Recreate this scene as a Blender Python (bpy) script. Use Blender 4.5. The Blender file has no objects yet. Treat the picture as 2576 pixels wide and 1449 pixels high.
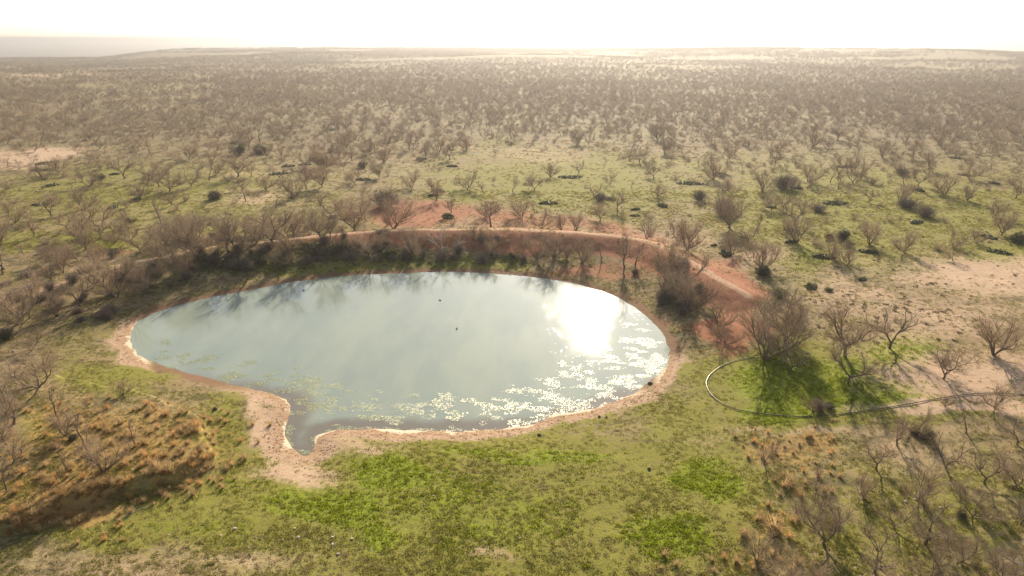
import bpy, bmesh, math, random
import numpy as np
from mathutils import Vector

random.seed(7)
rng = np.random.default_rng(7)
SC = bpy.context.scene
COL = SC.collection

# ------------------------------------------------------------------ camera, sky, sun, exposure
PW, PH, F = 2576.0, 1449.0, 1717.0
CX, CY = PW / 2, PH / 2
PITCH = math.atan((CY - 96) / F)
CAMZ = 37.0
cam_data = bpy.data.cameras.new('camera')
cam = bpy.data.objects.new('camera', cam_data)
COL.objects.link(cam)
cam_data.sensor_width = 36.0
cam_data.lens = 36.0 * F / PW
cam_data.clip_start = 0.5
cam_data.clip_end = 120000.0
cam.location = (0, 0, CAMZ)
cam.rotation_euler = (math.pi / 2 - PITCH, 0, 0)
SC.camera = cam

SUN_AZ, SUN_EL = math.radians(7.7), math.radians(23.0)
world = bpy.data.worlds.new('World')
SC.world = world
world.use_nodes = True
wn = world.node_tree.nodes
bg = wn['Background']
sky = wn.new('ShaderNodeTexSky')
sky.sky_type = 'NISHITA'
sky.sun_disc = False
sky.sun_elevation = SUN_EL
sky.sun_rotation = SUN_AZ
sky.air_density = 1.0
sky.dust_density = 1.0
sky.ozone_density = 1.0
hs = wn.new('ShaderNodeHueSaturation')
hs.inputs['Saturation'].default_value = .55
world.node_tree.links.new(sky.outputs[0], hs.inputs['Color'])
world.node_tree.links.new(hs.outputs[0], bg.inputs[0])
bg.inputs[1].default_value = 0.072

sun_data = bpy.data.lights.new('sun', 'SUN')
sun = bpy.data.objects.new('sun', sun_data)
COL.objects.link(sun)
sun_data.energy = 4.6
sun_data.angle = math.radians(0.5)
sun_data.color = (1.0, 0.858, 0.65)
SDIR = Vector((math.sin(SUN_AZ) * math.cos(SUN_EL), math.cos(SUN_AZ) * math.cos(SUN_EL), math.sin(SUN_EL)))
sun.rotation_euler = SDIR.to_track_quat('Z', 'Y').to_euler()
sun.location = (0, 0, 200)

SC.view_settings.view_transform = 'Standard'
SC.view_settings.look = 'None'
SC.view_settings.exposure = 1.24
SC.view_settings.gamma = 1.0
SC.cycles.max_bounces = 6
SC.cycles.diffuse_bounces = 3
SC.cycles.transmission_bounces = 4
SC.cycles.sample_clamp_indirect = 4.0
HAZE_DENSITY = 2.7e-4

# ------------------------------------------------------------------ projection helpers
FW = np.array([0, math.cos(PITCH), -math.sin(PITCH)])
UP = np.array([0, math.sin(PITCH), math.cos(PITCH)])


def ray(px, py):
    px = np.asarray(px, float); py = np.asarray(py, float)
    return (FW[None] + np.stack([(px - CX) / F, 0 * px, 0 * px], -1)
            + UP[None] * ((CY - py) / F)[:, None])


def on_plane(px, py, z):
    d = ray(px, py)
    t = (np.asarray(z) - CAMZ) / d[:, 2]
    return d[:, 0] * t, d[:, 1] * t


def project(x, y, z):
    x = np.asarray(x, float); y = np.asarray(y, float); z = np.asarray(z, float)
    dep = y * FW[1] + (z - CAMZ) * FW[2]
    v = y * UP[1] + (z - CAMZ) * UP[2]
    ok = dep > 5
    d = np.where(ok, dep, 1e9)
    return np.where(ok, CX + F * x / d, -9999), np.where(ok, CY - F * v / d, 9999)


# ------------------------------------------------------------------ noise
def hash2(i, j, seed):
    n = (i.astype(np.int64) * 374761393 + j.astype(np.int64) * 668265263 + seed * 974634777) & 0x7fffffff
    n = ((n ^ (n >> 13)) * 1274126177) & 0x7fffffff
    return ((n ^ (n >> 16)) & 0xffff) / 65535.0


def vnoise(x, y, s, seed=0):
    x = np.asarray(x, float) / s; y = np.asarray(y, float) / s
    i = np.floor(x); j = np.floor(y); fx = x - i; fy = y - j
    fx = fx * fx * (3 - 2 * fx); fy = fy * fy * (3 - 2 * fy)
    a = hash2(i, j, seed); b = hash2(i + 1, j, seed); c = hash2(i, j + 1, seed); d = hash2(i + 1, j + 1, seed)
    return (a * (1 - fx) + b * fx) * (1 - fy) + (c * (1 - fx) + d * fx) * fy


def fbm(x, y, s, seed=0, o=4):
    t = 0; a = 0.5; n = 0
    for k in range(o):
        t = t + a * vnoise(x, y, s / 2 ** k, seed + k * 17); n += a; a *= 0.5
    return t / n


def sstep(a, b, v):
    t = np.clip((v - a) / (b - a), 0, 1)
    return t * t * (3 - 2 * t)


# ------------------------------------------------------------------ pond outline and dam crest
SHORE = [(328, 845), (335, 825), (350, 808), (375, 793), (410, 780), (450, 768), (490, 757), (530, 748), (570, 740), (640, 728),
         (700, 715), (780, 704), (870, 694), (960, 689), (1050, 686), (1120, 684), (1200, 686), (1290, 692), (1370, 701),
         (1430, 711), (1490, 726), (1540, 743), (1580, 763), (1620, 790), (1650, 817), (1670, 845), (1680, 872), (1683, 895),
         (1675, 920), (1655, 945), (1630, 965), (1600, 985), (1560, 1005), (1510, 1022), (1460, 1033), (1410, 1041), (1385, 1045),
         (1370, 1055), (1340, 1066), (1300, 1074), (1250, 1079), (1180, 1083), (1130, 1086), (1080, 1083), (1010, 1082),
         (950, 1078), (900, 1080), (850, 1082), (815, 1088), (797, 1096), (790, 1110), (788, 1125), (784, 1138), (771, 1145),
         (757, 1141), (745, 1132), (730, 1120), (720, 1102), (717, 1085), (720, 1065), (728, 1040), (733, 1022), (728, 1012),
         (715, 1003), (695, 995), (665, 986), (635, 979), (600, 972), (560, 962), (520, 950), (480, 940), (440, 930), (410, 920),
         (385, 912), (360, 900), (343, 885), (332, 867)]
CREST = [(-260, 850, .7), (-60, 790, 1.3), (90, 735, 1.9), (180, 700, 2.4), (330, 660, 3.0), (450, 638, 3.3), (600, 612, 3.5),
         (800, 594, 3.6), (900, 584, 3.6), (1050, 577, 3.7), (1250, 576, 3.7), (1450, 584, 3.6), (1600, 600, 3.4), (1720, 645, 3.1),
         (1800, 695, 2.7), (1870, 735, 2.0), (1915, 770, 0.9)]
_s = np.array(SHORE, float)
SX, SY = on_plane(_s[:, 0], _s[:, 1], np.zeros(len(_s)))
_c = np.array(CREST, float)
KX, KY = on_plane(_c[:, 0], _c[:, 1], _c[:, 2])
KZ = _c[:, 2]


def catmull(P, n, closed):
    P = np.asarray(P, float); m = len(P); out = []
    rngi = range(m if closed else m - 1)
    for i in rngi:
        if closed:
            p0, p1, p2, p3 = P[(i - 1) % m], P[i], P[(i + 1) % m], P[(i + 2) % m]
        else:
            p0, p1, p2, p3 = P[max(i - 1, 0)], P[i], P[i + 1], P[min(i + 2, m - 1)]
        for k in range(n):
            t = k / n
            out.append(0.5 * ((2 * p1) + (-p0 + p2) * t + (2 * p0 - 5 * p1 + 4 * p2 - p3) * t * t + (-p0 + 3 * p1 - 3 * p2 + p3) * t ** 3))
    if not closed:
        out.append(P[-1])
    return np.array(out)


SHO = catmull(np.stack([SX, SY], 1), 2, True)
KRE = catmull(np.stack([KX, KY, KZ], 1), 3, False)


def seg_dist(x, y, P, closed):
    """distance to polyline, parameter index and side"""
    best = np.full(x.shape, 1e9); val = np.zeros(x.shape); side = np.zeros(x.shape)
    n = len(P)
    for i in range(n if closed else n - 1):
        a = P[i]; b = P[(i + 1) % n]
        ex, ey = b[0] - a[0], b[1] - a[1]
        L2 = ex * ex + ey * ey + 1e-12
        t = np.clip(((x - a[0]) * ex + (y - a[1]) * ey) / L2, 0, 1)
        dx = x - (a[0] + t * ex); dy = y - (a[1] + t * ey)
        d = dx * dx + dy * dy
        m = d < best
        best = np.where(m, d, best)
        if P.shape[1] > 2:
            val = np.where(m, a[2] + (b[2] - a[2]) * t, val)
        side = np.where(m, np.sign(ex * dy - ey * dx), side)
    return np.sqrt(best), val, side


def inside(x, y, P):
    c = np.zeros(x.shape, bool); n = len(P)
    for i in range(n):
        x1, y1 = P[i][0], P[i][1]; x2, y2 = P[(i + 1) % n][0], P[(i + 1) % n][1]
        if y1 == y2: continue
        m = ((y1 > y) != (y2 > y)) & (x < (x2 - x1) * (y - y1) / (y2 - y1) + x1)
        c ^= m
    return c


# lower-left terrace with the straw-coloured bunchgrass
TER = [(-400, 1480), (0, 1335), (120, 1290), (260, 1240), (380, 1205), (470, 1178), (520, 1140), (525, 1085), (440, 1030), (330, 990), (200, 960), (60, 930), (-400, 930)]
_t = np.array(TER, float)
TX, TY = on_plane(_t[:, 0], _t[:, 1], np.full(len(_t), 1.2))
TERP = np.stack([TX, TY], 1)


def shore_sd(x, y):
    d, _, _ = seg_dist(x, y, SHO, True)
    return np.where(inside(x, y, SHO), -d, d)


def near_height(x, y):
    sd = shore_sd(x, y)
    rag = (vnoise(x, y, 1.1, 91) - .5) * 0.34 + (vnoise(x, y, .45, 92) - .5) * .16
    sdr = sd + rag * sstep(6, 1, np.abs(sd))
    bank = np.where(sdr > 0, 0.95 * (1 - np.exp(-sdr / 7.0)), np.maximum(-1.4, sdr * 0.16))
    d, hz, side = seg_dist(x, y, KRE, False)
    dn = d + (vnoise(x, y, 5, 5) - .5) * 1.6 + (vnoise(x, y, 1.7, 6) - .5) * .5
    w = np.where(side < 0, 11.0, 9.0)
    prof = np.clip(1 - np.abs(dn) / w, 0, 1)
    prof = prof * prof * (3 - 2 * prof)
    berm = hz * prof
    z = bank + np.where(sd > 0, np.maximum(berm - bank * sstep(0, 0.6, prof), 0), 0)
    td, _, _ = seg_dist(x, y, TERP, True)
    tsd = np.where(inside(x, y, TERP), td, -td)
    z = z + 1.15 * sstep(-0.8, 0.4, tsd + (vnoise(x, y, 2.5, 44) - .5) * 1.2) * sstep(0, 8, sd)
    amp = sstep(0.5, 6, sd)
    z = z + amp * ((fbm(x, y, 9, 3, 3) - .5) * .35 + (vnoise(x, y, 1.3, 8) - .5) * .07)
    return z, sd


def far_height(x, y):
    r = np.sqrt(x * x + y * y) + 1e-6
    az = np.degrees(np.arctan2(x, np.maximum(y, 1e-6)))
    amp = sstep(150, 900, r)
    z = 0.95 + (fbm(x, y, 160, 21, 3) - .5) * 5.0 * amp + (fbm(x, y, 700, 22, 3) - .5) * 9 * amp
    # valley to the left, gently falling away
    lf = sstep(-23.5, -29, az + (fbm(x, y, 500, 30, 2) - .5) * 6)
    z = z - lf * 42 * sstep(700, 4200, r)
    # low hill on the left centre and scarps
    def mound(a0, r0, sa, sr, h):
        return h * np.exp(-(((az - a0) / sa) ** 4)) * np.exp(-(((r - r0) / sr) ** 2))
    z = z + mound(-15, 2350, 8.6, 420, 5) + mound(-16, 1500, 4.2, 110, 8) - mound(-15, 1300, 5, 120, 4)
    z = z + mound(2.0, 1350, 6.5, 110, 7) + mound(22, 1900, 12, 350, 10)
    # plateau rim
    rim = 2700 + (fbm(az * 60, r * 0 + 3, 240, 40, 3) - .5) * 500
    z = z - sstep(rim, rim + 420, r) * (72 - lf * 45)
    # far low mesas
    z = z + sstep(8000, 12000, r) * (15 * (fbm(x, y, 5000, 51, 3) - .4))
    z = z + 62 * np.exp(-(((az - 15) / 6.0) ** 6)) * sstep(15500, 16500, r) * sstep(21000, 18000, r) + 40 * np.exp(-(((az - 4.0) / 7.0) ** 6)) * sstep(17500, 18500, r) * sstep(23000, 21000, r)
    z = z + 50 * sstep(24000, 30000, r) * sstep(14, -4, az)
    return np.minimum(z, 34)


def terrain(x, y):
    x = np.asarray(x, float); y = np.asarray(y, float)
    z = far_height(x, y); sd = np.full(x.shape, 200.0)
    m = (np.abs(x) < 140) & (y < 210)
    if m.any():
        zn, s = near_height(x[m], y[m])
        b = sstep(80, 135, np.maximum(np.abs(x[m]), np.abs(y[m] - 75)))
        z[m] = zn * (1 - b) + z[m] * b
        sd[m] = s
    return z, sd


def ground_at(px, py):
    """pixel of the photograph -> point on the terrain"""
    px = np.atleast_1d(np.asarray(px, float)); py = np.atleast_1d(np.asarray(py, float))
    z = np.full(px.shape, 1.0)
    for k in range(14):
        x, y = on_plane(px, py, z)
        zn, _ = terrain(x, y)
        z = z + (zn - z) * .6
    x, y = on_plane(px, py, z)
    return x, y, terrain(x, y)[0]


# ------------------------------------------------------------------ mesh and property helpers
def mesh_np(name, V, faces, mat=None, smooth=False):
    """faces: list of int arrays, each (n, k)"""
    me = bpy.data.meshes.new(name)
    V = np.asarray(V, np.float32)
    me.vertices.add(len(V)); me.vertices.foreach_set('co', V.ravel())
    faces = [np.asarray(f, np.int32) for f in faces if len(f)]
    nl = sum(f.size for f in faces); nf = sum(len(f) for f in faces)
    me.loops.add(nl); me.polygons.add(nf)
    me.loops.foreach_set('vertex_index', np.concatenate([f.ravel() for f in faces]))
    tot = np.concatenate([np.full(len(f), f.shape[1], np.int32) for f in faces])
    st = np.concatenate([[0], np.cumsum(tot)[:-1]]).astype(np.int32)
    me.polygons.foreach_set('loop_start', st)
    me.polygons.foreach_set('loop_total', tot)
    if smooth:
        me.polygons.foreach_set('use_smooth', np.ones(nf, bool))
    me.update(calc_edges=True)
    if mat: me.materials.append(mat)
    return me


def link(name, data, loc=(0, 0, 0), rz=0, s=1, parent=None):
    o = bpy.data.objects.new(name, data)
    COL.objects.link(o)
    o.location = loc; o.rotation_euler = (0, 0, rz)
    o.scale = (s, s, s) if np.isscalar(s) else s
    if parent: o.parent = parent
    return o


def tag(o, label=None, cat=None, group=None, kind=None):
    if label: o['label'] = label
    if cat: o['category'] = cat
    if group: o['group'] = group
    if kind: o['kind'] = kind
    return o


def set_attr(me, name, arr):
    a = me.attributes.new(name, 'FLOAT', 'POINT')
    a.data.foreach_set('value', np.asarray(arr, np.float32))


def tubes(P, R, sides):
    """P (n,k,3) polylines, R (n,k) radii -> verts, quads"""
    n, k, _ = P.shape
    T = np.empty_like(P)
    T[:, 1:-1] = P[:, 2:] - P[:, :-2]; T[:, 0] = P[:, 1] - P[:, 0]; T[:, -1] = P[:, -1] - P[:, -2]
    T /= np.linalg.norm(T, axis=2, keepdims=True) + 1e-9
    mean = T.mean(1, keepdims=True)
    ref = np.where(np.abs(mean[:, :, 2:3]) > .8, np.array([1., 0, 0]), np.array([0., 0, 1]))
    A = np.cross(T, np.broadcast_to(ref, T.shape)); A /= np.linalg.norm(A, axis=2, keepdims=True) + 1e-9
    B = np.cross(T, A)
    ang = np.arange(sides) * 2 * math.pi / sides
    V = P[:, :, None] + R[:, :, None, None] * (A[:, :, None] * np.cos(ang)[None, None, :, None] + B[:, :, None] * np.sin(ang)[None, None, :, None])
    V = V.reshape(-1, 3)
    i = np.arange(n)[:, None, None]; j = np.arange(k - 1)[None, :, None]; s = np.arange(sides)[None, None]
    base = (i * k + j) * sides; s2 = (s + 1) % sides
    Q = np.stack([base + s, base + s2, base + sides + s2, base + sides + s], -1).reshape(-1, 4)
    return V, Q


def build_tubes(groups):
    """groups: list of (list of (pts, radii), sides)"""
    VV = []; QQ = []; off = 0
    for lst, sides in groups:
        byk = {}
        for p, r in lst: byk.setdefault(len(p), []).append((p, r))
        for k, items in byk.items():
            V, Q = tubes(np.array([i[0] for i in items], float), np.array([i[1] for i in items], float), sides)
            VV.append(V); QQ.append(Q + off); off += len(V)
    return np.concatenate(VV), [np.concatenate(QQ)]


# ------------------------------------------------------------------ materials
class N:
    def __init__(self, name):
        self.m = bpy.data.materials.new(name); self.m.use_nodes = True
        self.t = self.m.node_tree; self.t.nodes.clear()
        self.out = self.t.nodes.new('ShaderNodeOutputMaterial')

    def n(self, typ, **kw):
        o = self.t.nodes.new('ShaderNode' + typ)
        for k, v in kw.items():
            if k in o.bl_rna.properties: setattr(o, k, v)
            else: o.inputs[k.replace('_', ' ')].default_value = v
        return o

    def l(self, a, b): self.t.links.new(a, b)

    def attr(self, name):
        return self.n('Attribute', attribute_name=name).outputs['Fac']

    def noise(self, scale, detail=4, rough=.55, vec=None, dist=0):
        o = self.n('TexNoise'); o.inputs['Scale'].default_value = scale
        o.inputs['Detail'].default_value = detail; o.inputs['Roughness'].default_value = rough
        o.inputs['Distortion'].default_value = dist
        if vec: self.l(vec, o.inputs['Vector'])
        return o.outputs['Fac']

    def math(self, op, a, b=None, clamp=False):
        o = self.n('Math', operation=op); o.use_clamp = clamp
        for i, v in enumerate((a, b)):
            if v is None: continue
            if isinstance(v, (int, float)): o.inputs[i].default_value = v
            else: self.l(v, o.inputs[i])
        return o.outputs[0]

    def ramp(self, v, a, b, lo=0., hi=1.):
        o = self.n('MapRange', interpolation_type='SMOOTHSTEP')
        self.l(v, o.inputs['Value'])
        o.inputs['From Min'].default_value = a; o.inputs['From Max'].default_value = b
        o.inputs['To Min'].default_value = lo; o.inputs['To Max'].default_value = hi
        return o.outputs[0]

    def mix(self, f, a, b, mode='MIX'):
        o = self.n('MixRGB', blend_type=mode)
        for i, v in ((0, f), (1, a), (2, b)):
            if isinstance(v, (int, float)): o.inputs[i].default_value = v
            elif isinstance(v, tuple): o.inputs[i].default_value = (*v, 1)
            else: self.l(v, o.inputs[i])
        return o.outputs[0]

    def bump(self, h, strength, dist):
        o = self.n('Bump'); o.inputs['Strength'].default_value = strength; o.inputs['Distance'].default_value = dist
        self.l(h, o.inputs['Height']); return o.outputs[0]

    def principled(self, col, rough=.8, spec=.3, normal=None):
        o = self.n('BsdfPrincipled')
        if isinstance(col, tuple): o.inputs['Base Color'].default_value = (*col, 1)
        else: self.l(col, o.inputs['Base Color'])
        if isinstance(rough, (int, float)): o.inputs['Roughness'].default_value = rough
        else: self.l(rough, o.inputs['Roughness'])
        o.inputs['Specular IOR Level'].default_value = spec
        if normal: self.l(normal, o.inputs['Normal'])
        return o

    def done(self, sh):
        self.l(sh, self.out.inputs['Surface']); return self.m


def leaf_mat(name, c1, c2, trans=.45, rough=.7, c3=None):
    k = N(name)
    rnd = k.n('ObjectInfo').outputs['Random']
    geo = k.n('NewGeometry').outputs['Random Per Island']
    col = k.mix(geo, c1, c2)
    if c3: col = k.mix(k.ramp(rnd, .45, .9), col, c3)
    col = k.mix(.35, col, k.mix(rnd, (.6, .6, .6), (1.4, 1.4, 1.4)), 'MULTIPLY')
    p = k.principled(col, rough, .2)
    tr = k.n('BsdfTranslucent'); k.l(col, tr.inputs[0])
    ms = k.n('MixShader'); ms.inputs[0].default_value = trans
    k.l(p.outputs[0], ms.inputs[1]); k.l(tr.outputs[0], ms.inputs[2])
    return k.done(ms.outputs[0])


def bark_mat(name, c1, c2, scale=6):
    k = N(name)
    tc = k.n('TexCoord').outputs['Object']
    rnd = k.n('ObjectInfo').outputs['Random']
    col = k.mix(k.noise(scale, 3, .6, tc), c1, c2)
    col = k.mix(.5, col, k.mix(rnd, (.7, .7, .7), (1.3, 1.25, 1.2)), 'MULTIPLY')
    return k.done(k.principled(col, .85, .2).outputs[0])


M_BARK = bark_mat('mesquite_bark', (.10, .076, .056), (.19, .148, .107))
M_TWIG = bark_mat('mesquite_twig', (.31, .225, .145), (.45, .335, .225), 1.5)
M_TWIGF = bark_mat('far_twig', (.33, .25, .165), (.48, .37, .25), 1.5)
M_DEAD = bark_mat('dead_wood', (.30, .27, .23), (.46, .42, .37))
M_GREYTWIG = bark_mat('grey_twig', (.15, .115, .095), (.24, .19, .15), 2)
M_PAD = leaf_mat('cactus_pad', (.10, .115, .045), (.17, .16, .075), .2, .6)
M_EVER = leaf_mat('evergreen_leaf', (.08, .085, .036), (.14, .13, .055), .35, .6)
M_OLIVE = leaf_mat('olive_leaf', (.085, .10, .03), (.16, .15, .04), .4, .6)
M_GRASS_G = leaf_mat('green_grass', (.16, .195, .008), (.245, .28, .012), .5, .6)
M_GRASS_O = leaf_mat('olive_grass', (.205, .20, .036), (.29, .265, .062), .45, .6)
M_GRASS_D = leaf_mat('dry_grass', (.24, .18, .095), (.36, .28, .15), .45, .7)
M_ORANGE = leaf_mat('orange_leaf', (.26, .15, .035), (.36, .22, .05), .35, .6)
M_WEED = leaf_mat('dead_weed', (.15, .105, .062), (.24, .165, .095), .35, .7)
M_STRAW = leaf_mat('straw', (.40, .27, .12), (.56, .42, .23), .5, .7, (.47, .29, .12))

# ------------------------------------------------------------------ ground masks from patches seen in the photograph
B_GREEN = [(1150, 1280, 720, 230, 1.0), (560, 1120, 70, 130, .7), (520, 1290, 330, 90, .75), (1720, 1080, 130, 130, .6), (2250, 520, 500, 120, .7), (1450, 460, 400, 90, .6), (350, 480, 500, 90, .55), (2250, 1300, 400, 200, .38), (820, 1270, 280, 80, 1.25), (1330, 1148, 420, 42, 1.05), (980, 1190, 190, 70, 1.25), (520, 1320, 380, 60, .95), (950, 1340, 130, 90, 1.2), (560, 1240, 130, 70, .9),
           (1780, 1200, 130, 90, 1.3), (1690, 1340, 180, 80, 1.15), (2070, 960, 290, 95, 1.5), (2230, 975, 190, 70, 1.5), (1960, 1020, 160, 60, 1.3), (1930, 1035, 130, 55, 1.2), (2170, 1000, 150, 45, 1.2), (2290, 890, 110, 55, 1.2), (2150, 815, 90, 30, .6),
           (2040, 645, 80, 40, 1.0), (250, 608, 90, 28, 1.1), (60, 600, 90, 30, .7), (300, 930, 150, 50, .75), (230, 870, 160, 60, .4),
           (1270, 355, 70, 18, .6), (1480, 440, 120, 30, .7), (2350, 530, 330, 90, .55), (2540, 640, 160, 40, .9), (2100, 480, 260, 50, .4),
           (1080, 665, 260, 16, .95), (800, 680, 240, 20, .6), (1340, 500, 150, 30, .35), (1600, 560, 160, 30, .3), (2430, 1010, 120, 45, .7),
           (2480, 1380, 150, 90, .4), (2150, 1330, 220, 70, .5), (1950, 400, 300, 40, .3), (1500, 330, 400, 40, .25),
           (1200, 500, 60, 20, .8), (1330, 460, 90, 30, .5), (1750, 930, 70, 40, .5), (1700, 1010, 120, 50, .5), (120, 1090, 100, 50, .5),
           (1450, 1420, 260, 80, .9), (150, 470, 250, 60, .3), (500, 450, 250, 60, .2), (1650, 790, 40, 60, .4)]
B_SOIL = [(2300, 800, 320, 120, .55), (2480, 700, 260, 50, .9), (2420, 950, 230, 60, 1.0), (2180, 740, 170, 70, .55), (2400, 1020, 300, 14, .9), (2100, 1085, 330, 12, .5),
          (660, 1060, 36, 120, .9), (720, 1200, 110, 34, .9), (900, 1130, 120, 24, .6), (300, 1430, 420, 50, .42), (620, 1405, 240, 36, .5),
          (130, 388, 70, 16, 1.2), (40, 400, 80, 24, .8), (640, 500, 140, 26, .5), (300, 530, 250, 30, .25), (1350, 390, 140, 26, .4),
          (1900, 650, 130, 40, .55), (1550, 590, 260, 30, .7), (1200, 560, 250, 40, .5), (330, 665, 190, 16, .4), (120, 720, 100, 30, .5),
          (1880, 850, 60, 40, .4), (1500, 160, 700, 10, .22), (2200, 155, 500, 14, .3), (900, 175, 250, 10, .24), (600, 165, 90, 10, .5), (160, 190, 260, 5, .6), (640, 440, 220, 30, .3),
          (2290, 1130, 130, 70, .5), (1760, 1120, 90, 40, .3), (60, 960, 140, 40, .3), (1010, 1340, 120, 60, .2), (1230, 1400, 50, 20, .5), (2550, 1430, 90, 60, .4), (2350, 1090, 120, 30, .35)]
B_RED = [(1850, 735, 75, 65, 1.25), (1790, 690, 80, 60, .9), (1840, 830, 90, 60, .9), (1060, 535, 150, 40, 1.0), (1250, 555, 160, 35, .6), (1450, 570, 200, 30, .6), (1600, 590, 200, 22, .5),
         (1350, 610, 300, 34, .75), (1650, 650, 110, 40, .7), (1500, 690, 200, 20, .6), (1850, 880, 60, 40, .6), (900, 600, 150, 14, .6), (300, 640, 60, 14, .7), (1680, 740, 60, 80, .4),
         (2400, 700, 300, 40, .25), (1000, 600, 160, 18, .7), (700, 720, 300, 12, .3), (1720, 1000, 40, 60, .2), (2380, 920, 120, 30, .2)]
B_STRAW = [(300, 1130, 260, 110, .8), (120, 1250, 220, 80, .9), (1990, 1130, 130, 50, .6), (1960, 1310, 90, 60, .5), (2020, 1200, 90, 50, .4), (1900, 1400, 160, 60, .35), (230, 1000, 200, 40, .3)]
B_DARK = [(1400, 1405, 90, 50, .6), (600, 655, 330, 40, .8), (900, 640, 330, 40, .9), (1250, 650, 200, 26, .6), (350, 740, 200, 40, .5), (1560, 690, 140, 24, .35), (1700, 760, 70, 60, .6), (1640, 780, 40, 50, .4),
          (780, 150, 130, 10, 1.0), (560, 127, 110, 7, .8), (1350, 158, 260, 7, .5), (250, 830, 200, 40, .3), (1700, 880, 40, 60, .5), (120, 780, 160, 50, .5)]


def blobs(u, v, B):
    t = np.zeros(u.shape)
    k = np.clip((v - 100) / 600, 0, 1)
    u, v = u + (fbm(u, v * 2, 110, 301, 4) - .5) * 130 * k, v + (fbm(u, v * 2, 110, 302, 4) - .5) * 70 * k
    for cx, cy, rx, ry, w in B:
        m = (np.abs(u - cx) < 1.8 * rx) & (np.abs(v - cy) < 1.8 * ry)
        if m.any():
            q = ((u[m] - cx) / rx) ** 2 + ((v[m] - cy) / ry) ** 2
            t[m] = np.maximum(t[m], w * np.exp(-.85 * q ** 1.2))
    return t


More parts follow.
